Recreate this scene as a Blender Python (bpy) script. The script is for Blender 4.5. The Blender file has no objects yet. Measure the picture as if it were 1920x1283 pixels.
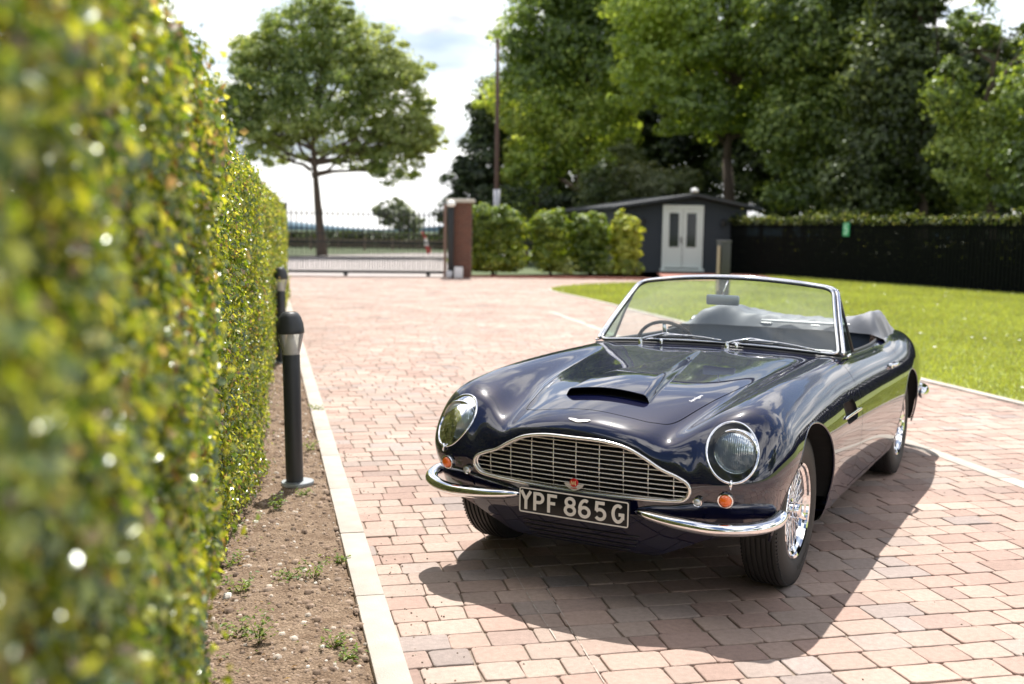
import bpy, bmesh, math, random
import numpy as np
from mathutils import Vector, Matrix, noise as mnoise
random.seed(7); RNG=np.random.default_rng(11)
scene=bpy.context.scene; COL=scene.collection
R=math.radians
# ------------------------------------------------------------------ object helpers
def tag(o,label=None,cat=None,group=None,kind=None):
    if label: o['label']=label
    if cat: o['category']=cat
    if group: o['group']=group
    if kind: o['kind']=kind
    return o
def empty(name,loc=(0,0,0),rz=0):
    o=bpy.data.objects.new(name,None); COL.objects.link(o); o.location=loc; o.rotation_euler=(0,0,rz); o.empty_display_size=.2
    return o
def link(name,me,mat=None,parent=None,label=None):
    o=bpy.data.objects.new(name,me); COL.objects.link(o)
    if mat is not None:
        for m in (mat if isinstance(mat,(list,tuple)) else [mat]): me.materials.append(m)
    if parent is not None: o.parent=parent
    if label: o['label']=label
    return o
def mesh(name,V,Fc,smooth=True):
    me=bpy.data.meshes.new(name)
    V=np.asarray(V,dtype=np.float32)
    if isinstance(Fc,np.ndarray):
        n,k=Fc.shape
        me.vertices.add(len(V)); me.vertices.foreach_set('co',V.ravel())
        me.loops.add(n*k); me.loops.foreach_set('vertex_index',Fc.astype(np.int32).ravel())
        me.polygons.add(n); me.polygons.foreach_set('loop_start',np.arange(0,n*k,k,dtype=np.int32))
        try: me.polygons.foreach_set('loop_total',np.full(n,k,dtype=np.int32))
        except Exception: pass
        me.update(calc_edges=True)
    else:
        me.from_pydata([tuple(map(float,v)) for v in V],[],Fc); me.update()
    if smooth: me.polygons.foreach_set('use_smooth',np.ones(len(me.polygons),dtype=bool))
    return me
class MB:
    """collects shapes into one mesh"""
    def __init__(s): s.V=[]; s.F=[]; s.n=0
    def add(s,V,F):
        s.V.extend([tuple(v) for v in V]); s.F.extend([tuple(i+s.n for i in f) for f in F]); s.n=len(s.V); return s
    def box(s,c,d,rz=0,M=None,bev=0):
        x,y,z=d[0]/2,d[1]/2,d[2]/2
        if bev<=0:
            V=[(a*x,b*y,e*z) for e in(-1,1) for b in(-1,1) for a in(-1,1)]
            F=[(0,2,3,1),(4,5,7,6),(0,1,5,4),(2,6,7,3),(0,4,6,2),(1,3,7,5)]
        else:
            bm=bmesh.new(); bmesh.ops.create_cube(bm,size=1)
            for v in bm.verts: v.co=Vector((v.co.x*2*x,v.co.y*2*y,v.co.z*2*z))
            bmesh.ops.bevel(bm,geom=bm.edges[:],offset=bev,segments=2,affect='EDGES',profile=.5)
            bm.verts.index_update(); V=[v.co[:] for v in bm.verts]; F=[[v.index for v in f.verts] for f in bm.faces]; bm.free()
        cs,sn=math.cos(rz),math.sin(rz)
        if M is None: V=[(c[0]+a*cs-b*sn,c[1]+a*sn+b*cs,c[2]+e) for a,b,e in V]
        else: V=[tuple(M@Vector(v)+Vector(c)) for v in V]
        return s.add(V,F)
    def tube(s,pts,r,n=8,closed=False,caps=True,flat=None,up=(0,0,1)):
        """tube along pts; r scalar or list; flat=(a,b) scales section on side/up axes"""
        P=[Vector(p) for p in pts]; m=len(P)
        rr=r if hasattr(r,'__len__') else [r]*m
        V=[];prev=None
        for i in range(m):
            if closed: t=P[(i+1)%m]-P[i-1]
            else: t=P[min(i+1,m-1)]-P[max(i-1,0)]
            t=t.normalized() if t.length>1e-9 else Vector((1,0,0))
            if flat is not None or prev is None:
                u=Vector(up); a=t.cross(u)
                if a.length<1e-3: a=t.cross(Vector((1,0,0)))
                a.normalize()
            else:
                a=prev-t*prev.dot(t)
                if a.length<1e-6: a=t.orthogonal()
                a.normalize()
            prev=a; b=a.cross(t)
            fa,fb=flat if flat else (1,1)
            for k in range(n):
                th=2*math.pi*k/n
                V.append(P[i]+a*(math.cos(th)*rr[i]*fa)+b*(math.sin(th)*rr[i]*fb))
        F=[]
        for i in range(m if closed else m-1):
            j=(i+1)%m
            for k in range(n):
                l=(k+1)%n; F.append((i*n+k,j*n+k,j*n+l,i*n+l))
        if caps and not closed:
            F.append(tuple(range(n))); F.append(tuple((m-1)*n+k for k in range(n-1,-1,-1)))
        return s.add(V,F)
    def lathe(s,prof,n=32,c=(0,0,0),axis='z',closed=False):
        """prof: list of (r,h)"""
        V=[];m=len(prof)
        for r,h in prof:
            for k in range(n):
                th=2*math.pi*k/n; a,b=r*math.cos(th),r*math.sin(th)
                p=(a,b,h) if axis=='z' else ((h,a,b) if axis=='x' else (b,h,a))
                V.append((c[0]+p[0],c[1]+p[1],c[2]+p[2]))
        F=[]
        for i in range(m if closed else m-1):
            j=(i+1)%m
            for k in range(n):
                l=(k+1)%n; F.append((i*n+k,i*n+l,j*n+l,j*n+k))
        return s.add(V,F)
    def grid(s,fn,nu,nv,close_u=False):
        V=[fn(i/(nu-1) if not close_u else i/nu,j/(nv-1)) for i in range(nu) for j in range(nv)]
        F=[]
        for i in range(nu if close_u else nu-1):
            ii=(i+1)%nu
            for j in range(nv-1): F.append((i*nv+j,ii*nv+j,ii*nv+j+1,i*nv+j+1))
        return s.add(V,F)
    def build(s,name,mat=None,parent=None,smooth=True,label=None,angle=None):
        me=mesh(name,s.V,s.F,smooth)
        if angle and smooth:
            bm=bmesh.new(); bm.from_mesh(me)
            bmesh.ops.recalc_face_normals(bm,faces=bm.faces[:])
            for e in bm.edges:
                if len(e.link_faces)==2 and e.calc_face_angle(0)>R(angle): e.smooth=False
            bm.to_mesh(me); bm.free()
        return link(name,me,mat,parent,label)
# ------------------------------------------------------------------ materials
def new_mat(name):
    m=bpy.data.materials.new(name); m.use_nodes=True; nt=m.node_tree
    return m,nt,nt.nodes['Principled BSDF']
def pset(b,**k):
    for n,v in k.items():
        n=n.replace('_',' ')
        if isinstance(v,(tuple,list)) and len(v)==3: v=(*v,1)
        b.inputs[n].default_value=v
def mat(name,col,rough=.5,var=0,scale=20,bump=0,bscale=60,**k):
    m,nt,b=new_mat(name); pset(b,Base_Color=col,Roughness=rough,**k)
    if var:
        tc=nt.nodes.new('ShaderNodeTexCoord'); n=nt.nodes.new('ShaderNodeTexNoise'); n.inputs['Scale'].default_value=scale; n.inputs['Detail'].default_value=5
        mx=nt.nodes.new('ShaderNodeMix'); mx.data_type='RGBA'
        mx.inputs[6].default_value=(*[c*(1-var) for c in col],1); mx.inputs[7].default_value=(*[min(1,c*(1+var)) for c in col],1)
        nt.links.new(tc.outputs['Object'],n.inputs['Vector']); nt.links.new(n.outputs['Fac'],mx.inputs[0]); nt.links.new(mx.outputs[2],b.inputs['Base Color'])
    if bump:
        tc=nt.nodes.new('ShaderNodeTexCoord'); n=nt.nodes.new('ShaderNodeTexNoise'); n.inputs['Scale'].default_value=bscale; n.inputs['Detail'].default_value=4
        bp=nt.nodes.new('ShaderNodeBump'); bp.inputs['Strength'].default_value=bump; bp.inputs['Distance'].default_value=.01
        nt.links.new(tc.outputs['Object'],n.inputs['Vector']); nt.links.new(n.outputs['Fac'],bp.inputs['Height']); nt.links.new(bp.outputs['Normal'],b.inputs['Normal'])
    return m
def glass_mat(name,tint=(1,1,1),haze=0,hazecol=(.8,.85,.85),f0=1.5,rough=0.0):
    """thin sheet glass: fresnel mix of clear transmission and gloss"""
    m=bpy.data.materials.new(name); m.use_nodes=True; nt=m.node_tree; nt.nodes.clear()
    o=nt.nodes.new('ShaderNodeOutputMaterial'); t=nt.nodes.new('ShaderNodeBsdfTransparent'); t.inputs[0].default_value=(*tint,1)
    g=nt.nodes.new('ShaderNodeBsdfGlossy'); g.inputs['Roughness'].default_value=rough
    fr=nt.nodes.new('ShaderNodeFresnel'); fr.inputs['IOR'].default_value=f0
    mx=nt.nodes.new('ShaderNodeMixShader'); nt.links.new(fr.outputs[0],mx.inputs[0])
    src=t
    if haze:
        d=nt.nodes.new('ShaderNodeBsdfDiffuse'); d.inputs[0].default_value=(*hazecol,1)
        m2=nt.nodes.new('ShaderNodeMixShader'); m2.inputs[0].default_value=haze
        nt.links.new(t.outputs[0],m2.inputs[1]); nt.links.new(d.outputs[0],m2.inputs[2]); src=m2
    nt.links.new(src.outputs[0],mx.inputs[1]); nt.links.new(g.outputs[0],mx.inputs[2]); nt.links.new(mx.outputs[0],o.inputs[0])
    return m
# ------------------------------------------------------------------ numeric helpers
def pchip(xk,yk,x):
    xk=np.asarray(xk,float); yk=np.asarray(yk,float)
    if xk[0]>xk[-1]: xk=xk[::-1]; yk=yk[::-1]
    h=np.diff(xk); d=np.diff(yk)/h; n=len(xk); m=np.zeros(n)
    for i in range(1,n-1):
        if d[i-1]*d[i]>0:
            w1=2*h[i]+h[i-1]; w2=h[i]+2*h[i-1]; m[i]=(w1+w2)/(w1/d[i-1]+w2/d[i])
    m[0]=d[0]; m[-1]=d[-1]
    x=np.asarray(x,float); i=np.clip(np.searchsorted(xk,x)-1,0,n-2)
    t=(x-xk[i])/h[i]; tt=np.clip(t,0,1); H=h[i]
    v=(1+2*tt)*(1-tt)**2*yk[i]+tt*(1-tt)**2*H*m[i]+tt*tt*(3-2*tt)*yk[i+1]+tt*tt*(tt-1)*H*m[i+1]
    return v+np.where(t<0,t*H*m[i],0)+np.where(t>1,(t-1)*H*m[i+1],0)
def blur(A,s0,s1):
    for ax,s in ((0,s0),(1,s1)):
        if s<=0: continue
        r=int(3*s+1); k=np.exp(-.5*(np.arange(-r,r+1)/s)**2); k/=k.sum()
        pad=[(0,0),(0,0)]; pad[ax]=(r,r); B=np.pad(A,pad,mode='reflect',reflect_type='odd')
        out=np.zeros_like(A)
        for j,w in enumerate(k):
            sl=[slice(None)]*2; sl[ax]=slice(j,j+A.shape[ax]); out+=w*B[tuple(sl)]
        A=out
    return A
class BS:
    """uniform bicubic B-spline field"""
    def __init__(s,A,a0,da,b0,db): s.A=A; s.p=(a0,da,b0,db)
    def __call__(s,a,b):
        a0,da,b0,db=s.p; a,b=np.broadcast_arrays(a,b)
        u=np.clip((a-a0)/da,1,s.A.shape[0]-2.001); v=np.clip((b-b0)/db,1,s.A.shape[1]-2.001)
        i=np.floor(u).astype(int); j=np.floor(v).astype(int); u=u-i; v=v-j
        def W(t): return [(1-t)**3/6,(3*t**3-6*t*t+4)/6,(-3*t**3+3*t*t+3*t+1)/6,t**3/6]
        wu,wv=W(u),W(v); out=0
        for p in range(4):
            for q in range(4): out=out+wu[p]*wv[q]*s.A[np.clip(i-1+p,0,s.A.shape[0]-1),np.clip(j-1+q,0,s.A.shape[1]-1)]
        return out
def smax(a,b,k):
    h=np.maximum(k-np.abs(a-b),0)/k
    return np.maximum(a,b)+h**3*k/6
def catmull(pts,n=8,closed=False):
    P=np.asarray(pts,float); m=len(P); out=[]
    for i in range(m if closed else m-1):
        if closed: p0,p1,p2,p3=P[i-1],P[i],P[(i+1)%m],P[(i+2)%m]
        else: p0,p1,p2,p3=P[max(i-1,0)],P[i],P[i+1],P[min(i+2,m-1)]
        for k in range(n):
            t=k/n; out.append(.5*((2*p1)+(-p0+p2)*t+(2*p0-5*p1+4*p2-p3)*t*t+(-p0+3*p1-3*p2+p3)*t**3))
    if not closed: out.append(P[-1])
    return np.array(out)
def rpoly(pts,r,n=6):
    """polygon with rounded corners; r scalar or list"""
    P=[np.array(p,float) for p in pts]; m=len(P); out=[]
    for i in range(m):
        ri=r[i] if hasattr(r,'__len__') else r
        a,b,c=P[i-1],P[i],P[(i+1)%m]; u=(a-b);v=(c-b); lu,lv=np.linalg.norm(u),np.linalg.norm(v); u/=lu; v/=lv
        if ri<=0: out.append(b); continue
        d=min(ri,lu*.49,lv*.49)
        for k in range(n+1):
            t=k/n; out.append((1-t)**2*(b+u*d)+2*t*(1-t)*b+t*t*(b+v*d))
    return np.array(out)
def polysdf(poly,a,b):
    """signed distance (neg inside) of points (a,b)"""
    poly=np.asarray(poly,float); a=np.asarray(a,float).ravel(); b=np.asarray(b,float).ravel()
    d=np.full(a.shape,1e9); ins=np.zeros(a.shape,bool)
    for i in range(len(poly)):
        p,q=poly[i-1],poly[i]; e=q-p; L=(e**2).sum()+1e-15
        t=np.clip(((a-p[0])*e[0]+(b-p[1])*e[1])/L,0,1)
        d=np.minimum(d,(a-p[0]-t*e[0])**2+(b-p[1]-t*e[1])**2)
        c=((p[1]>b)!=(q[1]>b)); xi=p[0]+(b-p[1])/(e[1] if abs(e[1])>1e-12 else 1e-12)*e[0]
        ins^=c&(a<xi)
    d=np.sqrt(d); return np.where(ins,-d,d)
def clip(V,T,g):
    """keep the part of triangle mesh where g<0 (g per vertex)"""
    s=g<0; c=s[T].sum(1)
    keep=T[c==3]; out=[keep]
    newV=[V]; cache={}; base=len(V); nv=[]
    def cut(i,j):
        k=(min(i,j),max(i,j))
        if k in cache: return cache[k]
        a,b=k; t=g[a]/(g[a]-g[b]); nv.append(V[a]+(V[b]-V[a])*t); cache[k]=base+len(nv)-1; return cache[k]
    add=[]
    for tri in T[(c==1)|(c==2)]:
        tri=list(map(int,tri)); ss=[bool(s[i]) for i in tri]
        n=sum(ss)
        k=ss.index(True) if n==1 else ss.index(False)
        i,j,l=tri[k],tri[(k+1)%3],tri[(k+2)%3]
        a,b=cut(i,j),cut(i,l)
        if n==1: add.append((i,a,b))
        else: add.append((a,j,l)); add.append((a,l,b))
    if add: out.append(np.array(add))
    V2=np.vstack([V,np.array(nv)]) if nv else V
    T2=np.vstack(out); used=np.unique(T2); mp=-np.ones(len(V2),int); mp[used]=np.arange(len(used))
    return V2[used],mp[T2]
# ================================================================== THE CAR: body surface as an implicit function (car axes: x forward, y to its left, z up; origin under the front axle)
def build_fields():
    xs=np.arange(-4.1,1.21,.01); ys=np.arange(-.3,1.21,.01)
    st=[.9,.7,.6,.5,.4,.25,.1,-.2,-.6,-1.0,-1.3,-2.0,-2.6,-3.0,-3.4,-3.7,-3.95]
    z0=[.700,.750,.768,.790,.811,.834,.851,.866,.893,.918,.926,.905,.890,.868,.800,.73,.66]
    yv=[.35,.36,.37,.385,.40,.43,.46,.49,.52,.56,.57,.57,.55,.50,.45,.42,.40]
    zv=[.60,.655,.685,.715,.738,.772,.799,.836,.872,.898,.900,.890,.885,.868,.805,.735,.66]
    yc=[.63,.635,.64,.645,.645,.65,.65,.66,.665,.67,.675,.675,.68,.66,.60,.52,.46]
    zc=[.66,.735,.775,.808,.832,.856,.873,.891,.903,.908,.902,.890,.914,.908,.845,.755,.68]
    f=lambda k:pchip(st,k,xs)
    Z0,YV,ZV,YC,ZC=map(f,(z0,yv,zv,yc,zc))
    H=np.zeros((len(xs),len(ys)))
    for i in range(len(xs)):
        a=YV[i]; c=YC[i]; d=c-a
        yk=[-a,-a*.5,0,a*.5,a*.82,a,a+.22*d,a+.55*d,c-.12*d,c,c+.06,c+.13,c+.22,c+.5]
        zz0,zz1,zc_=Z0[i],ZV[i],ZC[i]
        m=zz0-.22*(zz0-zz1)-.002; m2=zz0-.62*(zz0-zz1)
        zk=[zz1,m,zz0,m,m2,zz1,zz1+.22*(zc_-zz1),zz1+.74*(zc_-zz1),zc_-.003,zc_,zc_-.008,zc_-.040,zc_-.12,zc_-.5]
        H[i]=pchip(yk,zk,np.abs(ys))
    H=blur(H,3.2,2.3)
    FH=BS(H,xs[0],.01,ys[0],.01)
    # half width over (x,z)
    zs=np.arange(-.1,1.3,.01)
    zk=[0.0,.15,.22,.30,.40,.50,.58,.66,.74,.82,.92,1.1]
    wk=[.68,.745,.782,.808,.828,.838,.840,.833,.812,.775,.71,.58]
    wz=pchip(zk,wk,zs)
    off=pchip([1.0,.75,.6,.45,.3,0,-.4,-.9,-1.6,-2.2,-2.6,-2.9,-3.2,-3.5,-3.8,-4.0],
              [.10,.045,.02,.006,-.002,-.004,-.002,.004,.004,.001,-.002,.010,.040,.080,.14,.2],xs)
    W=wz[None,:]-off[:,None]
    # waist hollow between the arches, low down
    low=np.exp(-((zs-.30)/.10)**2)[None,:]*.014*np.exp(-((xs+1.3)/.7)**2)[:,None]
    sm=lambda t:np.clip(t,0,1)**2*(3-2*np.clip(t,0,1))
    nose=.040*sm((xs-.05)/.38)[:,None]*sm((.66-zs)/.24)[None,:]
    W=blur(W-low-nose,2,1.5); FW=BS(W,xs[0],.01,zs[0],.01)
    # front face X(y,z)
    yk=[0,.2,.35,.43,.50,.56,.64,.70,.76,.80,.86,1.0]
    rows={-.1:[.38]*2+[.37,.35,.34,.32,.28,.25,.2,.15,.08,-.1],
     .10:[.48,.48,.47,.45,.43,.41,.37,.33,.27,.22,.12,-.1],
     .25:[.59,.59,.58,.565,.55,.535,.505,.47,.415,.365,.25,-.05],
     .36:[.630,.628,.62,.613,.605,.596,.572,.54,.485,.435,.31,0],
     .44:[.648,.646,.64,.633,.627,.620,.603,.573,.523,.475,.345,.02],
     .50:[.66,.658,.650,.643,.643,.643,.630,.603,.555,.508,.37,.04],
     .56:[.668,.666,.656,.645,.648,.652,.642,.617,.570,.520,.378,.04],
     .62:[.675,.671,.658,.632,.622,.636,.622,.596,.552,.502,.366,.03],
     .68:[.680,.674,.652,.610,.588,.598,.582,.556,.514,.466,.335,.0],
     .74:[.672,.664,.635,.580,.550,.556,.540,.514,.472,.424,.292,-.04],
     .80:[.625,.616,.590,.545,.51,.515,.498,.470,.428,.38,.25,-.08],
     .90:[.50,.50,.49,.46,.43,.44,.425,.40,.36,.31,.18,-.15],
     1.2:[.1,.1,.1,.1,.1,.1,.1,.08,.04,0,-.1,-.3]}
    yy=np.arange(-.3,1.21,.01); tmp=[]
    zr=sorted(rows)
    for z in zr: tmp.append(pchip([-.43,-.35,-.2]+yk,[rows[z][3],rows[z][2],rows[z][1]]+rows[z],np.abs(yy)))
    tmp=np.array(tmp); X=np.array([pchip(zr,tmp[:,j],zs) for j in range(len(yy))])
    X=blur(X,1.3,1.3); FX=BS(X,yy[0],.01,zs[0],.01)
    return FH,FW,FX
FH,FW,FX=build_fields()
def Fbody(x,y,z,bulge=None):
    ay=np.abs(y)
    top=(z-FH(x,ay)); side=ay-FW(x,z)
    a=smax(top/1.02,side,.15)
    fr=(x-FX(ay,z))/1.18
    a=smax(a,fr,.11)
    rear=(-x-3.84+.35*ay**2*1.0+.25*np.maximum(z-.55,0)**2*4)/1.05
    a=smax(a,rear,.25)
    return smax(a,(.185-z+.0*x),.05)
def gradF(P,e=1.5e-3):
    g=np.zeros_like(P)
    for k in range(3):
        d=np.zeros(3); d[k]=e
        g[:,k]=(Fbody(*(P+d).T)-Fbody(*(P-d).T))/(2*e)
    return g
def project(P,n=4):
    P=P.copy()
    for _ in range(n):
        f=Fbody(*P.T); g=gradF(P); P-=g*(f/(g**2).sum(1)).clip(-.03,.03)[:,None]
    return P
def ray_to_body(P,D,n=12):
    """move points along D until F=0"""
    P=np.array(P,float); D=np.array(D,float)
    if D.ndim==1: D=np.tile(D,(len(P),1))
    for _ in range(n):
        f=Fbody(*P.T); e=1e-3; fd=(Fbody(*(P+D*e).T)-f)/e
        fd=np.where(np.abs(fd)<.15,np.sign(fd+1e-9)*.15,fd)
        P=P-D*(f/fd).clip(-.05,.05)[:,None]
    return P
def surfnets(h=.0125):
    xs=np.arange(-3.95,.82,h); ys=np.arange(-.0*h,.90,h)-h*1.5; zs=np.arange(.14,.96,h)
    nx,ny,nz=len(xs),len(ys),len(zs)
    X2,Y2=np.meshgrid(xs,ys,indexing='ij')
    F=np.empty((nx,ny,nz))
    hh=FH(X2,np.abs(Y2)); xz=np.meshgrid(xs,zs,indexing='ij'); ww=FW(*xz); yz=np.meshgrid(ys,zs,indexing='ij'); xx=FX(np.abs(yz[0]),yz[1])
    Z=zs[None,None,:]
    a=smax((Z-hh[:,:,None])/1.02,np.abs(ys)[None,:,None]-ww[:,None,:],.15)
    a=smax(a,(xs[:,None,None]-xx[None])/1.18,.11)
    rear=(-xs[:,None,None]-3.84+.35*ys[None,:,None]**2+.25*np.maximum(Z-.55,0)**2*4)/1.05
    a=smax(a,rear,.25); F=smax(a,.185-Z,.05)
    S=F<0
    cs=np.zeros((nx-1,ny-1,nz-1),int)
    for i in(0,1):
        for j in(0,1):
            for k in(0,1): cs+=S[i:nx-1+i,j:ny-1+j,k:nz-1+k]
    act=(cs>0)&(cs<8); idx=-np.ones(act.shape,int); idx[act]=np.arange(act.sum())
    ci=np.argwhere(act); P=np.stack([xs[ci[:,0]]+h/2,ys[ci[:,1]]+h/2,zs[ci[:,2]]+h/2],1)
    P=project(P,6)
    Q=[]
    for ax in range(3):
        sl0=[slice(None)]*3; sl1=[slice(None)]*3; sl0[ax]=slice(0,-1); sl1[ax]=slice(1,None)
        A,B=S[tuple(sl0)],S[tuple(sl1)]
        e=np.argwhere(A!=B); o=[(a_+1)%3 for a_ in (ax,)][0]; u=(ax+1)%3; v=(ax+2)%3
        ok=(e[:,u]>0)&(e[:,v]>0)&(e[:,u]<S.shape[u]-1)&(e[:,v]<S.shape[v]-1); e=e[ok]
        q=[]
        for du,dv in((-1,-1),(0,-1),(0,0),(-1,0)):
            c=e.copy(); c[:,u]+=du; c[:,v]+=dv; q.append(idx[c[:,0],c[:,1],c[:,2]])
        q=np.stack(q,1); flip=~A[tuple(e.T)]; q[flip]=q[flip][:,::-1]; Q.append(q)
    Q=np.vstack(Q)
    T=np.vstack([Q[:,[0,1,2]],Q[:,[0,2,3]]])
    return P,T
BV,BT=surfnets()
BV,BT=clip(BV,BT,-BV[:,1]-1e-9+0)      # keep y>0 half, then mirror
BV[:,1]=np.where(np.abs(BV[:,1])<1e-6,0,BV[:,1])
nV=len(BV); BM=BV.copy(); BM[:,1]*=-1
BV=np.vstack([BV,BM]); BT=np.vstack([BT,BT[:,::-1]+nV])
AY=lambda V:np.abs(V[:,1])
# outlines -----------------------------------------------------------
GR=[(0,.684),(.13,.682),(.235,.664),(.31,.630),(.38,.590),(.445,.566),(.486,.546),(.498,.517),(.482,.484),(.44,.467),(.30,.458),(.15,.453),(0,.451)]
GRILLE=catmull(GR+[(-a,b) for a,b in GR[-2:0:-1]],6,True)
BON=[(.535,0),(.528,.215),(.505,.290),(.45,.345),(.28,.385),(0,.435),(-.4,.492),(-.68,.525),(-.775,.522),(-.78,.46),(-.73,.37),(-.71,.28),(-.75,.14),(-.82,.03),(-.83,0)]
BONNET=catmull(BON+[(a,-b) for a,b in BON[-2:0:-1]],6,True)
DOOR=rpoly([(-1.01,1.2),(-1.005,.62),(-.985,.30),(-.96,.245),(-2.0,.245),(-2.22,.42),(-2.28,.62),(-2.30,1.2)],[0,.3,.06,.03,.15,.1,.2,0])
VENT=rpoly([(-.585,.728),(-.86,.722),(-.91,.618),(-.64,.618)],.045)
AF=(0.0,.322,.402); AR=(-2.584,.318,.372)
LC=np.array([.583,.645,.688]); LN=np.array([.80,.27,.53]); LN/=np.linalg.norm(LN)
LU=np.cross([0,0,1],LN); LU/=np.linalg.norm(LU); LW=np.cross(LN,LU); LA,LB=.100,.130
def lampg(V):
    d=V*[1,0,1]+np.stack([0*V[:,0],AY(V),0*V[:,0]],1)-LC
    r=np.sqrt(((d@LU)/LA)**2+((d@LW)/LB)**2); r=np.where(np.abs(d@LN)<.14,r,9)
    return (r-1)*LA
def archg(V,A):
    d=np.hypot(V[:,0]-A[0],(V[:,2]-A[1]))-A[2]
    d=np.where(V[:,2]<A[1],np.abs(V[:,0]-A[0])-A[2]-.02*(A[1]-V[:,2]),d)
    return np.where(AY(V)>.42,d,.5)
def cockg(V):
    x,y=V[:,0],AY(V)
    edge=pchip([-3.4,-3.12,-3.0,-2.6,-2.2,-1.6,-1.2,-1.08,-.98],[.0,.30,.52,.62,.66,.672,.672,.60,.0],x)
    d=np.maximum(y-edge,np.maximum(x+1.0,-3.2-x)); return np.where(V[:,2]>.72,d,.5)
def do(V,T,g,keep_neg):
    return clip(V,T,g if keep_neg else -g)
gap=.0022
V,T=BV,BT
lower=V[:,2]
for A in (AF,AR): V,T=do(V,T,archg(V,A),False)
V,T=do(V,T,cockg(V),False)
V,T=do(V,T,np.where(V[:,0]>.3,polysdf(GRILLE,V[:,1],V[:,2]),.5),False)
V,T=do(V,T,lampg(V),False)
def valance(V):
    zb=pchip([0,.30,.42,.55,.68,.9],[.20,.20,.245,.31,.345,.35],AY(V)); return np.where(V[:,0]>.15,V[:,2]-zb,np.where(V[:,0]<-2.8,V[:,2]-.35,.5))
V,T=do(V,T,valance(V),False)
V,T=do(V,T,np.where(AY(V)>.6,polysdf(VENT,V[:,0],V[:,2]),.5),False)
gd=np.where((AY(V)>.45)&(V[:,2]>.21),polysdf(DOOR,V[:,0],V[:,2]),.5)
DV,DT=do(V,T,gd+gap,True)
V,T=do(V,T,gd-gap,False)
gb=np.where(V[:,2]>.68,polysdf(BONNET,V[:,0],V[:,1]),.5)
V,T=do(V,T,gb-gap,False)
V=project(V,2)
def skin(name,V,T,mt,parent,smooth=True,nrm=None):
    me=mesh(name,V,T.astype(np.int32)); 
    n=gradF(V) if nrm is None else nrm; n/=np.linalg.norm(n,axis=1)[:,None]
    me.normals_split_custom_set_from_vertices([tuple(v) for v in n])
    return link(name,me,mt,parent)
# ------------------------------------------------------------------ car materials
M={}
def paint():
    m,nt,b=new_mat('navy_paint'); pset(b,Base_Color=(.0026,.0036,.0215),Roughness=.25,Metallic=.0,Coat_Weight=1.0,Coat_Roughness=.003,Coat_IOR=1.78,Specular_IOR_Level=.025)
    return m
M['paint']=paint()
M['chrome']=mat('chrome',(.86,.86,.88),.045,Metallic=1.0)
M['alu']=mat('polished_aluminium',(.86,.83,.78),.24,Metallic=.75)
M['black']=mat('matt_black',(.006,.006,.006),.8)
M['satin']=mat('satin_black',(.012,.012,.013),.35)
M['rubber']=mat('tyre_rubber',(.018,.018,.018),.62,var=.25,scale=30,bump=.15,bscale=180)
M['seal']=mat('rubber_seal',(.01,.01,.01),.4)
M['orange']=mat('amber_lens',(.85,.15,.012),.12,Coat_Weight=1.0,Subsurface_Weight=.0)
M['clear']=mat('clear_lens',(.62,.66,.68),.1,Metallic=.55,Coat_Weight=1.0)
M['plate']=mat('plate_black',(.010,.010,.011),.3,var=.3,scale=40,Specular_IOR_Level=.25)
M['white']=mat('plate_grey_white',(.72,.69,.63),.4,var=.06,scale=60)
M['leather']=mat('navy_leather',(.022,.042,.085),.38,var=.15,scale=12,bump=.1,bscale=200)
M['hood']=mat('grey_hood_cloth',(.085,.095,.118),.62,var=.1,scale=8,bump=.12,bscale=240,Sheen_Weight=.15)
M['piping']=mat('white_piping',(.7,.7,.7),.4)
M['dash']=mat('dash_leather',(.012,.014,.02),.45,bump=.1,bscale=200)
M['wood']=mat('steering_wood',(.045,.022,.012),.22,var=.3,scale=30)
M['red']=mat('red_enamel',(.45,.012,.012),.25,Coat_Weight=1.0)
M['cream']=mat('cream_enamel',(.75,.62,.32),.3)
M['silver']=mat('badge_silver',(.88,.86,.84),.22,Metallic=.6)
M['wsglass']=glass_mat('windscreen_glass',(.86,.91,.885),haze=.075,hazecol=(.78,.85,.88),f0=1.5)
M['qglass']=glass_mat('quarterlight_glass',(.45,.62,.52),haze=.02)
M['hlglass']=glass_mat('lamp_cover_glass',(.93,.96,.98),haze=.01,f0=1.5)
M['mirrorback']=mat('mirror_grey',(.42,.46,.50),.3,Metallic=.5)
def lens_mat():
    m,nt,b=new_mat('headlamp_lens'); pset(b,Base_Color=(.74,.80,.84),Roughness=.12,Metallic=.62,Coat_Weight=1.0,Coat_Roughness=.02)
    tc=nt.nodes.new('ShaderNodeTexCoord'); w=nt.nodes.new('ShaderNodeTexWave'); w.inputs['Scale'].default_value=38; w.bands_direction='Y'; w.inputs['Distortion'].default_value=.6
    n=nt.nodes.new('ShaderNodeTexNoise'); n.inputs['Scale'].default_value=16
    bp=nt.nodes.new('ShaderNodeBump'); bp.inputs['Strength'].default_value=.22; bp.inputs['Distance'].default_value=.008
    ad=nt.nodes.new('ShaderNodeMath'); nt.links.new(w.outputs['Fac'],ad.inputs[0]); nt.links.new(n.outputs['Fac'],ad.inputs[1])
    nt.links.new(tc.outputs['Object'],w.inputs['Vector']); nt.links.new(tc.outputs['Object'],n.inputs['Vector'])
    nt.links.new(ad.outputs[0],bp.inputs['Height']); nt.links.new(bp.outputs['Normal'],b.inputs['Normal'])
    return m
M['lens']=lens_mat()
TX,TY,HD=.5917,4.922,-2.0790
car=empty('convertible_car',(TX,TY,0),HD)
tag(car,'gleaming navy blue classic convertible with its hood folded down, parked on the brick paving','car')
body=skin('body',V,T,M['paint'],car)
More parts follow.
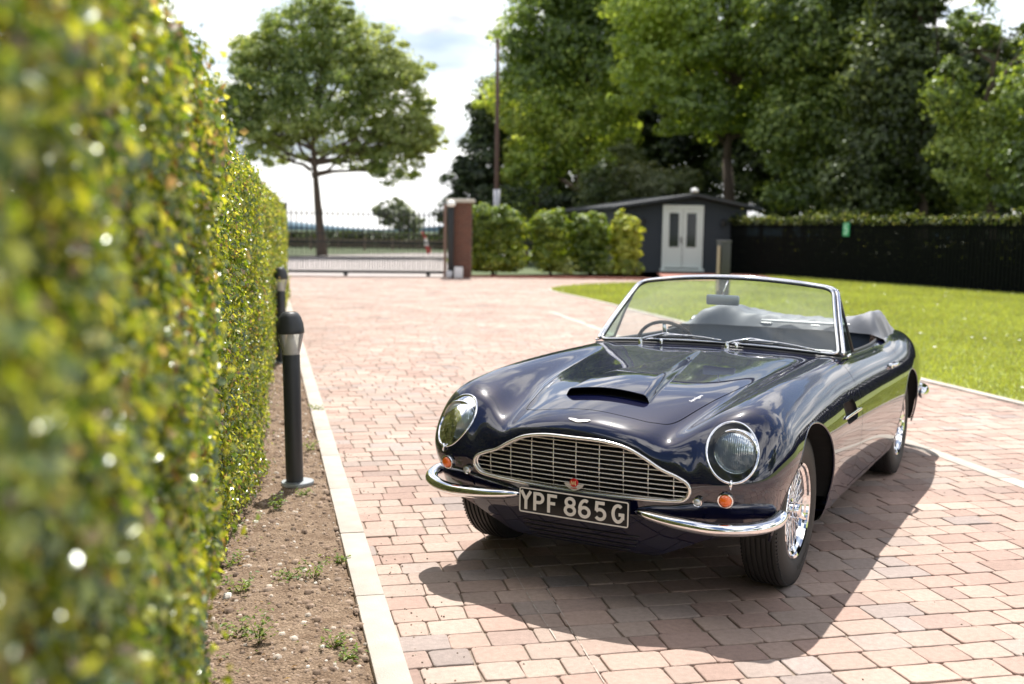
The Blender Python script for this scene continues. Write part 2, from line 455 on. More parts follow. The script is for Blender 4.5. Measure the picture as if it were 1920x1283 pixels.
# doors
for s in (1,-1):
    k=DV[DT][:,:,1].mean(1)*s>0; t=DT[k]; u=np.unique(t); mp=-np.ones(len(DV),int); mp[u]=np.arange(len(u))
    dv=project(DV[u],2)
    door=skin('door',dv,mp[t],M['paint'],car)
    # handle
    hx=np.linspace(-1.96,-2.13,9); P=np.array([[x,s*.9,.775] for x in hx]); P=ray_to_body(P,(0,s,0)); P[:,1]+=s*np.array([.004,.022,.03,.03,.03,.03,.028,.018,.004])
    mb=MB().tube(P,[.008,.009,.010,.011,.011,.011,.010,.009,.008],10); mb.lathe([(.0,.0),(.016,0),(.016,.016),(.012,.02),(0,.02)],16,c=(-1.945,P[0][1]-s*.0,.772),axis='y')
    mb.build('handle',M['chrome'],door,angle=40)
# dark liners: wheel wells, floor, bulkheads, engine bay
mb=MB()
for A in (AF,AR):
    for s in (1,-1):
        f=[]; n=26; ang=[R(-2)+R(184)*i/n for i in range(n+1)]
        Vv=[];Ff=[]
        for a in ang:
            x=A[0]+(A[2]+.018)*math.cos(a); z=A[1]+(A[2]+.018)*math.sin(a)
            yo=float(ray_to_body([[x,s*.8,max(z,.2)]],(0,s,0))[0][1]) if z>.2 else s*.74
            Vv+= [(x,yo*.985,z),(x,s*.40,z)]
        for i in range(n): Ff.append((2*i,2*i+1,2*i+3,2*i+2))
        Vv.append((A[0],s*.40,A[1])); c=len(Vv)-1
        for i in range(n): Ff.append((c,2*i+1,2*i+3))
        mb.add(Vv,Ff)
mb.box((-1.62,0,.23),(2.3,1.30,.02)); mb.box((-.1,0,.23),(1.1,.72,.02)); mb.box((.2,0,.46),(.55,.8,.40)); mb.box((.52,0,.45),(.02,.96,.32)); mb.box((-1.02,0,.56),(.03,1.38,.62)); mb.box((-2.62,0,.50),(.5,.8,.5))
mb.build('under_tray',M['black'],car,smooth=False)
# wheel arch lips
for A in (AF,AR):
    for s in (1,-1):
        P=[]
        for i in range(41):
            a=R(-4)+R(188)*i/40; P.append([A[0]+A[2]*math.cos(a),s*.83,A[1]+A[2]*math.sin(a)])
        P=np.array(P); lo=P[:,2]; P=ray_to_body(P,(0,s,0)); P[:,1]-=s*.004
        MB().tube(P,.006,6).build('wheel_arch_lip',M['paint'],body)
# sill trim
# ------------------------------------------------------------------ bonnet with tapering scoop
BW=[.205,.168,.088,.016]; BSW=[.028,.052,.060]
def bul(x,y):
    w=pchip([.40,.1,-.4,-.82],BW,x)
    h=pchip([.40,.20,-.3,-.60,-.80,-.9],[.034,.038,.025,.014,.006,.0],x)
    sw=np.minimum(pchip([.4,.0,-.82],BSW,x),w*.9)
    t=np.clip((w-np.abs(y))/sw+.0,0,1); S=1-(1-t)**2.6
    mid=1-.10*np.clip(np.abs(y)/w,0,1)**2
    return h*S*mid
XM=.350
def bonz(x,y,b=True):
    z=FH(x,np.abs(y))
    P=np.stack([x,y,z],1); f=Fbody(*P.T); g=(Fbody(P[:,0],P[:,1],P[:,2]+1e-3)-f)/1e-3; z=z-f/np.clip(g,.3,2)
    f=Fbody(x,y,z); z=z-f/np.clip(g,.3,2)
    return z+(bul(x,y) if b else 0)
def sheet(x0,x1,y0,y1,h,b):
    xs=np.linspace(x0,x1,int(abs(x1-x0)/h)+2); ys=np.linspace(y0,y1,int(abs(y1-y0)/h)+2)
    X,Y=np.meshgrid(xs,ys,indexing='ij'); x,y=X.ravel(),Y.ravel(); z=bonz(x,y,b); nx,ny=X.shape
    i=np.arange(nx*ny).reshape(nx,ny); q=np.stack([i[:-1,:-1],i[:-1,1:],i[1:,1:],i[1:,:-1]],-1).reshape(-1,4)
    if x1<x0: q=q[:,::-1]
    q=q[:,::-1]
    return np.stack([x,y,z],1),np.vstack([q[:,[0,1,2]],q[:,[0,2,3]]])
def bnorm(P,b):
    e=1.5e-3; x,y=P[:,0],P[:,1]
    dx=(bonz(x+e,y,b)-bonz(x-e,y,b))/(2*e); dy=(bonz(x,y+e,b)-bonz(x,y-e,b))/(2*e)
    return np.stack([-dx,-dy,np.ones(len(x))],1)
gb=gap
Va,Ta=sheet(.56,XM,-.6,.6,.007,False); Va,Ta=clip(Va,Ta,polysdf(BONNET,Va[:,0],Va[:,1])+gb)
def bulge_sheet(x0,x1,h):
    xs=np.linspace(x0,x1,int(abs(x1-x0)/h)+2); rows=[]
    for x in xs:
        w=float(pchip([.40,.1,-.4,-.82],BW,np.array([x]))[0]); sw=float(pchip([.4,.0,-.82],BSW,np.array([x]))[0]); sw=min(sw,w*.9)
        a=np.linspace(w,.6,52); b=np.linspace(w-sw,w,14)[:-1]; c=np.linspace(0,w-sw,12)[:-1]
        hy=np.concatenate([c,b,a]); rows.append(np.concatenate([-hy[:0:-1],hy]))
    Y=np.array(rows); X=np.repeat(xs[:,None],Y.shape[1],1); x,y=X.ravel(),Y.ravel(); z=bonz(x,y,True); i=np.arange(x.size).reshape(X.shape)
    q=np.stack([i[:-1,:-1],i[:-1,1:],i[1:,1:],i[1:,:-1]],-1).reshape(-1,4)
    return np.stack([x,y,z],1),np.vstack([q[:,[0,1,2]],q[:,[0,2,3]]])
Vb,Tb=bulge_sheet(XM,-.90,.009); Vb,Tb=clip(Vb,Tb,polysdf(BONNET,Vb[:,0],Vb[:,1])+gb)
Na,Nb=bnorm(Va,False),bnorm(Vb-[1e-4,0,0],True)
Vc=np.vstack([Va,Vb]); Tc=np.vstack([Ta,Tb+len(Va)])
bonnet=skin('bonnet',Vc,Tc,M['paint'],car,nrm=np.vstack([Na,Nb]))
# seam floor under the gaps
def offset_ribbon(name,poly3,w,mt,parent,drop=.006):
    MB().tube(poly3,w,6,closed=True).build(name,mt,parent)
bp=np.array([[a,b] for a,b in BONNET]); bz=bonz(bp[:,0],bp[:,1],False)
offset_ribbon('bonnet_seal',np.stack([bp[:,0],bp[:,1],bz-.0085],1),.006,M['seal'],bonnet)
# scoop: floor, throat and rolled lip
def mouth(n=41):
    ys=np.linspace(-.2,.2,n); x=np.full(n,XM); return ys,bonz(x,ys,False),bonz(x-1e-4,ys,True)
ys,zl,zu=mouth()
sc=MB(); Vv=[];Ff=[]
yy_=np.linspace(-.25,.25,51); xb=.13; zf=bonz(np.full(51,XM),yy_,False); zb0=bonz(np.full(51,xb),yy_,False); zb1=bonz(np.full(51,xb),yy_,True)
for i,y in enumerate(yy_): Vv+=[(XM+.002,y,zf[i]-.0015),(xb,y,zb0[i]-.03),(xb,y,zb1[i]-.0015)]
for i in range(50): Ff+=[(3*i,3*i+3,3*i+4,3*i+1),(3*i+1,3*i+4,3*i+5,3*i+2)]
sc.add(Vv,Ff); sc.build('scoop_throat',M['black'],bonnet)
k=(zu-zl)>.003
MB().tube([(XM-.002,y,z-.0025) for y,z in zip(ys[k],zu[k])],.0028,8).build('scoop_lip',M['paint'],bonnet)
# little script on both flanks of the bonnet
def textmesh(body_,size,extr=0,bold=0,spacing=1,shear=0):
    c=bpy.data.curves.new('txt','FONT'); c.body=body_; c.size=size; c.extrude=extr; c.offset=bold; c.align_x='CENTER'; c.align_y='CENTER'; c.space_character=spacing; c.shear=shear
    o=bpy.data.objects.new('txt',c); COL.objects.link(o); bpy.context.view_layer.update()
    me=bpy.data.meshes.new_from_object(o.evaluated_get(bpy.context.evaluated_depsgraph_get()))
    V=np.array([v.co[:] for v in me.vertices]); F=[tuple(p.vertices) for p in me.polygons]
    bpy.data.objects.remove(o); return V,F
tv,tf=textmesh('Superleggera',.021,.0005,.0003,shear=.35)
for s in (1,-1):
    c=np.array([.17,.345]) if s>0 else np.array([.14,-.385]) ; d=np.array([-.96,s*.22]) if s>0 else np.array([.96,.22]); d/=np.linalg.norm(d); n=np.array([-d[1],d[0]])
    if s>0: d=np.array([-.97,.16]);
    d/=np.linalg.norm(d); n=np.array([-d[1],d[0]])
    P=c+tv[:,:1]*d+tv[:,1:2]*n; z=bonz(P[:,0],P[:,1],True)+.0012+tv[:,2]
    m_=MB().add(np.stack([P[:,0],P[:,1],z],1),tf); m_.build('script_badge',M['silver'],bonnet,smooth=False)
# ------------------------------------------------------------------ winged badge on the nose
def wing(w,h,n=24):
    out=[]
    top=[(0,.28),(.12,.34),(.25,.42),(.6,.62),(1,.60)]; bot=[(1,.50),(.8,.10),(.45,-.22),(.2,-.45),(0,-.50)]
    tp=catmull(top,5); bt=catmull(bot,5); r=np.vstack([tp,bt]); l=r[::-1]*[-1,1]
    P=np.vstack([r,l]); return P*[w/2,h]
def plate_on_body(poly,c,ax,bx,n,th,raise_=.002):
    """polygon laid onto the body surface, extruded th"""
    P=np.array(c)+poly[:,:1]*np.array(ax)+poly[:,1:2]*np.array(bx); P=ray_to_body(P,n)
    n=np.array(n)/np.linalg.norm(n); m=len(P)
    V=np.vstack([P-n*.002,P+n*(raise_+th)]); ce=V[m:].mean(0)+n*th*.6; V=np.vstack([V,ce])
    F=[(i,(i+1)%m,m+(i+1)%m,m+i) for i in range(m)]+[(m+i,m+(i+1)%m,2*m) for i in range(m)]
    return V,F
v_,f_=plate_on_body(wing(.100,.022),(.640,0,.752),(0,1,0),(-.80,0,.45),(.55,0,.83),.002)
MB().add(v_,f_).build('wing_badge',M['silver'],car,angle=30)
# ------------------------------------------------------------------ grille
gx=lambda y,z:FX(np.abs(np.array([y],float)),np.array([z],float))[0]
gp=[(0,0,0)]
G3=[]
for y,z in GRILLE:
    p=ray_to_body([[.65,y,z]],(1,0,0))[0]; G3.append((p[0]+.001,y,z))
grille=MB().tube(G3,.0075,10,closed=True).build('grille_frame',M['alu'],car)
inner=[( (p[0]-.012),p[1]*.985,.567+(p[2]-.567)*.962) for p in G3]
MB().tube(inner,.006,8,closed=True).build('grille_surround',M['chrome'],grille)
def yspan(z):
    ys=[]
    for i in range(len(GRILLE)):
        p,q=GRILLE[i-1],GRILLE[i]
        if (p[1]>z)!=(q[1]>z): ys.append(p[0]+(z-p[1])/(q[1]-p[1])*(q[0]-p[0]))
    return (min(ys),max(ys)) if len(ys)>=2 else None
z=.4700
while z<.680:
    sp=yspan(z)
    if sp:
        n=24; P=[]
        for i in range(n+1):
            y=sp[0]+.004+(sp[1]-sp[0]-.008)*i/n; P.append((.672-.13*y*y-.012-.2*max(0,.5-z),y,z))
        MB().tube(P,.0052,6,flat=(1.6,.52)).build('grille_bar',M['alu'],grille)
    z+=.0193
for y in np.arange(-4,5)*.106:
    zz=[q for q in np.arange(.455,.684,.002) if (lambda s:s and s[0]<y<s[1])(yspan(q))]
    if zz: MB().tube([(.672-.13*y*y-.018-(.2*max(0,.5-q)),y,q) for q in (zz[0],(zz[0]+zz[-1])/2,zz[-1])],.0032,6).build('grille_upright',M['alu'],grille)
# cavity walls behind the grille
mb=MB(); m=len(G3); mb.add([p for p in G3]+[(.57,p[1],p[2]) for p in G3],[(i,(i+1)%m,m+(i+1)%m,m+i) for i in range(m)]); mb.build('grille_duct',M['black'],grille)
# red roundel badge with small silver wings
cb=(.665,.0,.492)
mb=MB().add([( .668,cb[1]+a*.9,cb[2]-.021+b*.9) for a,b in wing(.098,.030)]+[(.664,cb[1]+a*.9,cb[2]-.021+b*.9) for a,b in wing(.098,.030)],
   [tuple(range(len(wing(1,1))))]+[(i,(i+1)%len(wing(1,1)),len(wing(1,1))+(i+1)%len(wing(1,1)),len(wing(1,1))+i) for i in range(len(wing(1,1)))])
rb=mb.build('club_badge',M['silver'],car,smooth=False)
MB().lathe([(0,.674),(.017,.673),(.019,.670),(.019,.664)],24,c=(0,cb[1],cb[2]),axis='x').build('roundel',M['red'],rb,angle=40)
def ribbon(pts,w,th,to3,closed=False,r=0):
    P=np.array(pts,float)
    m=len(P); V=[];F=[]
    for i in range(m):
        if closed: t=P[(i+1)%m]-P[i-1]; a=P[i]-P[i-1]; b=P[(i+1)%m]-P[i]
        else:
            a=P[i]-P[i-1] if i else P[1]-P[0]; b=P[i+1]-P[i] if i<m-1 else P[-1]-P[-2]
        a=a/np.linalg.norm(a); b=b/np.linalg.norm(b); n=np.array([-(a+b)[1],(a+b)[0]]); L=np.linalg.norm(n); n=n/L if L>1e-6 else np.array([-a[1],a[0]])
        k=min(1/max(.5,n@np.array([-a[1],a[0]])),1.6)
        for sg in (1,-1):
            q=P[i]+n*sg*w/2*k
            V+=[to3(q[0],q[1],th),to3(q[0],q[1],0)]
    for i in range(m if closed else m-1):
        j=(i+1)%m; a=4*i;b=4*j
        F+=[(a,a+2,b+2,b),(a+1,b+1,b+3,a+3),(a,b,b+1,a+1),(a+2,a+3,b+3,b+2)]
    if not closed: F+=[(0,1,3,2),(4*m-4,4*m-2,4*m-1,4*m-3)]
    return V,F
to=lambda a,b,t:(.6742+t,cb[1]+a,cb[2]+b)
v_,f_=ribbon([(-.011,-.009),(-.009,.008),(-.0035,-.006),(0,.006),(.0035,-.006),(.009,.008),(.011,-.009)],.0034,.0006,to)
mm=MB().add(v_,f_); mm.build('monogram',M['cream'],rb,smooth=False)
mm=MB()
for q in range(6): mm.box((.6685,cb[1]-.0125+q*.005,cb[2]-.0235),(.001,.0034,.0042))
mm.build('lettering',M['red'],rb,smooth=False)
# ------------------------------------------------------------------ number plate
PL=Vector((.684,.007,.395)); tilt=R(4)
pl=MB().box(tuple(PL),(.012,.508,.112),bev=.004).build('number_plate',M['plate'],car,angle=30)
pt=lambda a,b,t:(PL.x+.0065+t-b*math.tan(tilt)*0,PL.y+a,PL.z+b)
W_,H_=.254,.056
v_,f_=ribbon(rpoly([(-W_+.005,-H_+.005),(W_-.005,-H_+.005),(W_-.005,H_-.005),(-W_+.005,H_-.005)],.008,4),.0052,.0016,pt,closed=True)
MB().add(v_,f_).build('plate_border',M['white'],pl,smooth=False)
def arc(cx,cy,rx,ry,a0,a1,n=20): return [(cx+rx*math.cos(R(a0+(a1-a0)*i/n)),cy+ry*math.sin(R(a0+(a1-a0)*i/n))) for i in range(n+1)]
ch,sw_=.080,.0132; h2=ch/2-sw_/2   # stroke centre lines live in +-h2
def glyph(g):
    w=.0225
    if g=='Y': return [[(-w,h2+.006),(0,.002),(0,-h2-.006)],[(w,h2+.006),(0,.002)]]
    if g=='P': return [[(-w*.8,-h2-.006),(-w*.8,h2+.006)],[(-w*.8,h2)]+arc(.002,h2-.0185,.0185,.0185,90,-90,12)+[(-w*.8,h2-.037)]]
    if g=='F': return [[(-w*.75,-h2-.006),(-w*.75,h2+.006)],[(-w*.75,h2),(w*.95,h2)],[(-w*.75,.001),(w*.6,.001)]]
    if g=='8': return [arc(0,.0175,.0185,.0165,0,360,24),arc(0,-.0165,.0215,.0178,0,360,24)]
    if g=='6': return [arc(0,-.0145,.0215,.0195,0,360,24),arc(.003,-.006,.0245,.040,176,62,14)]
    if g=='5': return [[(.0190,h2),(-.0145-.0066,h2)],[(-.0145,h2+.004),(-.0172,.000)],arc(0,-.0135,.0215,.0205,145,-145,20)]
    if g=='G': return [arc(0,0,.022,h2,52,345,26),[(.0275,-.003),(.003,-.003)],[(.0212,-.003),(.0212,-.022)]]
X0=-.262
for g,c in zip('YPF865G',(.068,.187,.315,.478,.608,.748,.905)):
    m_=MB()
    HT=[0]
    for st in glyph(g):
        HT[0]+=.0003
        v_,f_=ribbon(st,sw_,.0022,lambda a,b,t,c=c:pt(a-.254+.508*c,b,t+HT[0]),closed=(len(st)>20 and g in '86' and abs(st[0][0]-st[-1][0])<1e-6))
        m_.add(v_,f_)
    m_.build('plate_character',M['white'],pl,smooth=False)
for y in (-.215,.176): MB().lathe([(0,.0105),(.004,.0095),(.0045,.006)],10,c=(PL.x-.003,y,PL.z+.002),axis='x').build('plate_bolt',M['satin'],pl)
mb=MB().box((.642,0,.395),(.06,.46,.10),bev=.015); mb.build('plate_plinth',M['paint'],car,angle=30)
# lower air intake
IN=rpoly([(-.27,.275),(.27,.275),(.23,.205),(-.23,.205)],.03)
mb=MB()
for z,w in ((.285,.27),(.262,.265),(.239,.25),(.216,.22)):
    P=np.array([[.62,y,z] for y in np.linspace(-w,w,15)]); P=ray_to_body(P,(1,0,0)); mb.tube(P+[.002,0,0],.003,6)
mb.build('lower_intake_slat',M['satin'],car)
# ------------------------------------------------------------------ lamps
for s in (1,-1):
    S=np.array([1,s,1.]); root=empty('headlight'); root.parent=car
    ring=[];
    for i in range(64):
        a=2*math.pi*i/64; ring.append(LC+LU*LA*math.cos(a)+LW*LB*math.sin(a))
    ring=ray_to_body(np.array(ring),LN)
    MB().tube((ring+LN*.001)*S,.0052,10,closed=True).build('bezel',M['chrome'],root)
    # cover following the body, slightly domed
    nu,nr=48,10; pts=[]
    for j in range(nr):
        r=(j+1)/nr
        for i in range(nu):
            a=2*math.pi*i/nu; pts.append(LC+LU*LA*r*math.cos(a)*.99+LW*LB*r*math.sin(a)*.99)
    pts=np.vstack([LC[None],np.array(pts)]); q=ray_to_body(pts,LN)
    # smooth dome: blend of plane through ring and body
    dd=((q-LC)@LN); rad=np.r_[0,np.repeat((np.arange(nr)+1)/nr,nu)]
    edge=dd[-nu:]; base=np.r_[edge.mean(),np.concatenate([edge*((j+1)/nr)+edge.mean()*(1-(j+1)/nr) for j in range(nr)])]
    hgt=base+.026*(1-rad**2)
    q=pts-LN*((pts-LC)@LN)[:,None]+LN*hgt[:,None]
    F=[(0,1+i,1+(i+1)%nu) for i in range(nu)]
    for j in range(nr-1):
        for i in range(nu): F.append((1+j*nu+i,1+(j+1)*nu+i,1+(j+1)*nu+(i+1)%nu,1+j*nu+(i+1)%nu))
    MB().add(q*S,F).build('lamp_cover',M['hlglass'],root)
    # bucket: painted ring wall going back
    rr=ring; m=len(rr); c2=LC+np.array([-.15,0,-.01])
    back=c2+(rr-LC)*.92; back[:,0]=c2[0]
    MB().add(np.vstack([rr-LN*.004,back,back.mean(0)[None]])*S,[(i,(i+1)%m,m+(i+1)%m,m+i) for i in range(m)]+[(m+i,m+(i+1)%m,2*m) for i in range(m)]).build('lamp_bucket',M['satin'],root)
    lc=(.535,s*.642,.672)
    prof=[(0,.030),(.02,.0285),(.04,.024),(.06,.016),(.075,.006),(.082,-.004)]
    MB().lathe(prof,40,c=lc,axis='x').build('lamp_lens',M['lens'],root)
    MB().lathe([(.082,-.02),(.082,.002),(.086,.006),(.091,.004),(.093,-.004),(.093,-.03)],40,c=lc,axis='x').build('lamp_rim',M['chrome'],root)
    b=ring[np.argmin(ring[:,2])]
    MB().tube([(b+np.array([.006,0,.012]))*S,(b+np.array([.014,0,-.004]))*S,(b+np.array([.008,0,-.022]))*S],[.006,.007,.004],8).build('bezel_clip',M['chrome'],root)
    # indicator and side lamp
    for nm,y,z,r,mt in (('indicator',.640,.500,.0255,'orange'),('side_lamp',.532,.481,.0155,'clear')):
        p=ray_to_body([[.62,y,z]],(1,0,0))[0]; n=gradF(p[None])[0]; n/=np.linalg.norm(n); n=(n+np.array([.6,0,.05])); n/=np.linalg.norm(n)
        Mx=Vector(n*S).to_track_quat('X','Z').to_matrix()
        def lt(prof,nm,mt,par,p=p,Mx=Mx):
            m_=MB().lathe(prof,28,axis='x'); m_.V=[tuple(Mx@Vector(v)+Vector(p*S)) for v in m_.V]; return m_.build(nm,mt,par,angle=50)
        o=lt([(r*1.28,-.03),(r*1.28,.010),(r*1.2,.016),(r*1.02,.017),(r,.012)],nm,M['chrome'],car)
        lt([(0,.034 if r>.02 else .024),(r*.45,.032 if r>.02 else .022),(r*.8,.026 if r>.02 else .018),(r*1.0,.013)],'lamp_glass',M[mt],o)
    # wing vent with bright strake
    P=np.array([[a,s*.8,b] for a,b in VENT]); P=ray_to_body(P,(0,s,0)); m=len(P); I=P.copy(); I[:,1]-=s*.05
    vt=MB().add(np.vstack([P,I,I.mean(0)[None]]),[(i,(i+1)%m,m+(i+1)%m,m+i) for i in range(m)]+[(m+i,m+(i+1)%m,2*m) for i in range(m)]).build('wing_vent',M['satin'],car)
    P=np.array([[x,s*.8,.660+.006*(x+.68)] for x in np.linspace(-.575,-.985,13)]); P=ray_to_body(P,(0,s,0)); P[:,1]+=s*.006
    MB().tube(P,[.004]+[.0085]*11+[.004],8,flat=(.6,1.0)).build('vent_strake',M['chrome'],vt)
# ------------------------------------------------------------------ bumpers
for s in (1,-1):
    path=catmull([(.636,.262,.404),(.650,.31,.400),(.668,.40,.393),(.674,.50,.388),(.664,.60,.384),(.632,.69,.386),(.580,.762,.393),(.515,.800,.402),(.445,.808,.412),(.405,.800,.422)],6)
    n=len(path); t=np.linspace(0,1,n)
    rr=np.interp(t,[0,.02,.06,.14,.3,.85,.93,.98,1],[.003,.009,.016,.025,.032,.032,.027,.016,.004])
    MB().tube(path*np.array([1,s,1]),list(rr),18,flat=(1.0,.84)).build('front_bumper',M['chrome'],car)
    path=catmull([(-3.32,.790,.43),(-3.40,.800,.43),(-3.55,.785,.43),(-3.72,.68,.43),(-3.84,.50,.43),(-3.90,.2,.43)],6); n=len(path); t=np.linspace(0,1,n)
    rr=np.interp(t,[0,.03,.12,1],[.004,.03,.042,.042])
    MB().tube(path*np.array([1,s,1]),list(rr),14,flat=(.6,1.0)).build('rear_bumper',M['chrome'],car)
    MB().tube([(.64,s*.55,.39),(.70,s*.53,.388)],.012,8).build('bumper_iron',M['satin'],car)
# ------------------------------------------------------------------ wheels
def tyre_mesh():
    prof=[(.205,-.072),(.222,-.083),(.255,-.092),(.290,-.090),(.315,-.082),(.3305,-.070)]
    out=prof[:]
    for g in (-.052,-.030,-.008,.014,.036,.056):
        out+=[(.3335,g-.0065),(.3275,g-.0045),(.3275,g+.0005),(.3340,g+.0025)]
    out+=[(.3305,.070),(.315,.082),(.290,.090),(.255,.092),(.222,.083),(.205,.072)]
    m=MB().lathe(out,72,axis='y')
    # shoulder sipes
    for k in range(110):
        a=2*math.pi*(k+.5)/110
        for sg in (1,-1):
            M_=Matrix.Rotation(-a,3,'Y'); m.box(tuple(M_@Vector((.3238,sg*.0735,0))),(.008,.012,.006),M=M_)
    return m
tm=tyre_mesh()
ptxt=textmesh('PIRELLI',.040,.0005,.0012,1.15); ctxt=textmesh('CINTURATO',.030,.0005,.0005,1.25)
def wrap(tx,a0,r,y,sgn):
    V=[]
    for a,b,c in tx[0]:
        th=a0-a/r*1.0; rr=r+b; V.append((rr*math.cos(th),y+c*sgn+sgn*.0,rr*math.sin(th)))
    return V,tx[1]
M['tyretext']=mat('tyre_lettering',(.055,.055,.052),.6)
wheel_src=None
def make_wheel(s):
    w=empty('wheel'); w.parent=car
    ty=tm.build('tyre',M['rubber'],w,angle=35)
    for (tx,a0) in ((ptxt,R(70)),(ctxt,R(-110))):
        v,f=wrap(tx,a0,.255,.0925,1); o=MB().add(v,f).build('tyre_lettering',M['tyretext'],ty,smooth=False)
    rim=MB().lathe([(.196,-.078),(.207,-.076),(.207,.070),(.2135,.079),(.2085,.084),(.199,.080),(.196,.070),(.182,.062),(.175,.040),(.173,.0),(.180,-.05)],72,axis='y').build('rim',M['chrome'],w,angle=35)
    for layer,(ro,yo,rh,yh,n,tw) in enumerate([(.184,.052,.052,.048,20,.42),(.184,.052,.052,.048,20,-.42),(.174,.010,.060,-.045,16,.5),(.174,.010,.060,-.045,16,-.5)]):
        sp=MB()
        for k in range(n):
            a=2*math.pi*(k+.25*layer)/n; b=a+tw
            sp.tube([(rh*math.cos(b),yh,rh*math.sin(b)),(ro*math.cos(a),yo,ro*math.sin(a))],.0024,5,caps=False)
            sp.tube([(ro*math.cos(a)*.985+.015*(rh*math.cos(b)-ro*math.cos(a))*.0,yo,ro*math.sin(a)*.985),(ro*math.cos(a),yo,ro*math.sin(a))],.0042,5)
        sp.build('spoke_set',M['chrome'],w)
    MB().lathe([(.0,-.06),(.066,-.055),(.066,-.03),(.050,-.02),(.044,.04),(.050,.044),(.050,.052),(.038,.056),(.034,.070),(0,.070)],36,axis='y').build('wheel_hub',M['chrome'],w,angle=30)
    sp=MB().lathe([(0,.094),(.018,.093),(.027,.089),(.031,.082),(.036,.072),(.036,.062)],32,axis='y')
    for k in range(3):
        a=R(100)+2*math.pi*k/3; d=Vector((math.cos(a),0,math.sin(a))); t=Vector((-math.sin(a),0,math.cos(a)))
        prof=[(.020,.018,.012,.078),(.036,.017,.011,.083),(.052,.014,.009,.091),(.068,.009,.007,.099),(.078,.003,.004,.103)]
        V=[]
        for r,hw,hy,y in prof:
            c=d*r+Vector((0,y,0)); V+= [c+t*hw,c+Vector((0,hy*.5,0)),c-t*hw,c-Vector((0,hy*.5,0))]
        F=[(4*i+j,4*i+(j+1)%4,4*i+4+(j+1)%4,4*i+4+j) for i in range(4) for j in range(4)]+[(16,17,18,19)]
        sp.add(V,F)
    sp.build('knock_off_spinner',M['chrome'],w,angle=30)
    MB().lathe([(.0,-.03),(.13,-.03),(.13,-.045),(.0,-.045)],32,axis='y').build('brake_disc',M['satin'],w,angle=30)
    return w
def copy_tree(o,parent=None):
    c=o.copy(); COL.objects.link(c)
    if parent is not None: c.parent=parent
    for ch in list(o.children): copy_tree(ch,c)
    return c
wf=make_wheel(1)
TRK=.688
for i,(x,s,st) in enumerate(((0,1,0),(0,-1,0),(-2.584,1,0),(-2.584,-1,0))):
    w=wf if i==0 else copy_tree(wf,car)
    w.location=(x,s*TRK,.3335); w.rotation_euler=(0,R((0,40,75,10)[i])*(1 if s>0 else -1),st if s>0 else math.pi+st)
    w.rotation_mode='ZYX' if False else 'XYZ'
# ------------------------------------------------------------------ windscreen
def ws(s,t):
    a=abs(s)
    b=np.array([-1.045-.035*a**2.2,.684*s,.936-.030*a*a]); c=np.array([-1.335-.07*a**2.2,.570*s,1.283-.046*a*a])
    p=b*(1-t)+c*t
    return p+np.array([.012,0,.006])*4*t*(1-t)
out=rpoly([(-1,0),(1,0),(1,1),(-1,1)],[.08,.08,.11,.11],8)
dense=[]
for i in range(len(out)):
    p,q=out[i-1],out[i]; n=max(1,int(np.linalg.norm(q-p)/.06))
    for k in range(n): dense.append(p+(q-p)*k/n)
loop=np.array([ws(a,b) for a,b in dense])
wsr=empty('windscreen'); wsr.parent=car
def insc(s_,k): return s_
# glass: shrink outline grid fan
ctr=np.array([0,.5]); rings=[1,.8,.6,.4,.2]; Vg=[];m=len(dense)
for r in rings:
    for a,b in dense: Vg.append(ws(a*r,.5+(b-.5)*r))
Vg.append(ws(0,.5)); Fg=[]
for j in range(len(rings)-1):
    for i in range(m): Fg.append((j*m+i,j*m+(i+1)%m,(j+1)*m+(i+1)%m,(j+1)*m+i))
for i in range(m): Fg.append(((len(rings)-1)*m+i,(len(rings)-1)*m+(i+1)%m,len(Vg)-1))
MB().add(Vg,Fg).build('glass_pane',M['wsglass'],wsr)
N=np.array([.78,0,.62])
MB().tube(loop,.0105,8,closed=True).build('screen_seal',M['seal'],wsr)
MB().tube(loop+N*.007,.0075,8,closed=True).build('screen_trim',M['chrome'],wsr)
sel=np.array([(b>.02) for a,b in dense]); 
fr=[ws(a*1.035,b*1.03) for a,b in dense]
order=list(range(m)); st=next(i for i in range(m) if dense[i][1]>.02 and dense[i-1][1]<=.02); seq=[(st+i)%m for i in range(m) if dense[(st+i)%m][1]>.02]
fr2=np.array([fr[i] for i in seq]); MB().tube(fr2-N*.006,.0125,10).build('screen_frame',M['chrome'],wsr)
hd=np.array([ws(s_,1.035) for s_ in np.linspace(-.86,.86,25)]); MB().tube(hd-N*.016+[0,0,.004],.012,10,flat=(1.8,.8)).build('header_rail',M['chrome'],wsr)
bs=np.array([ws(s_,-.045) for s_ in np.linspace(-1.02,1.02,31)]); MB().tube(bs+[0.004,0,-.004],.014,8).build('base_seal',M['seal'],wsr)
for s in (1,-1):
    A_=ws(s*1.03,.97); B_=ws(s*1.06,0)+[-.02,0,.0]; C_=np.array([-1.33,s*.705,.905])
    q=MB().tube([A_+[-.012,0,.01],(A_+C_)/2+[.006,s*.004,.0],C_],.008,8).build('quarterlight',M['satin'],car)
    MB().tube([B_,C_],.006,6).build('quarterlight_sill',M['chrome'],q)
    MB().add([A_+[-.008,0,0],B_,C_],[(0,1,2)]).build('quarterlight_pane',M['qglass'],q,smooth=False)
# interior mirror
mr=MB().box((-1.285,-.02,1.158),(.024,.195,.058),bev=.011).build('interior_mirror',M['mirrorback'],car,angle=35)
MB().tube([(-1.285,-.02,1.18),(-1.29,-.018,1.21),(-1.305,.0,1.266)],.0045,8).build('mirror_stem',M['chrome'],mr)
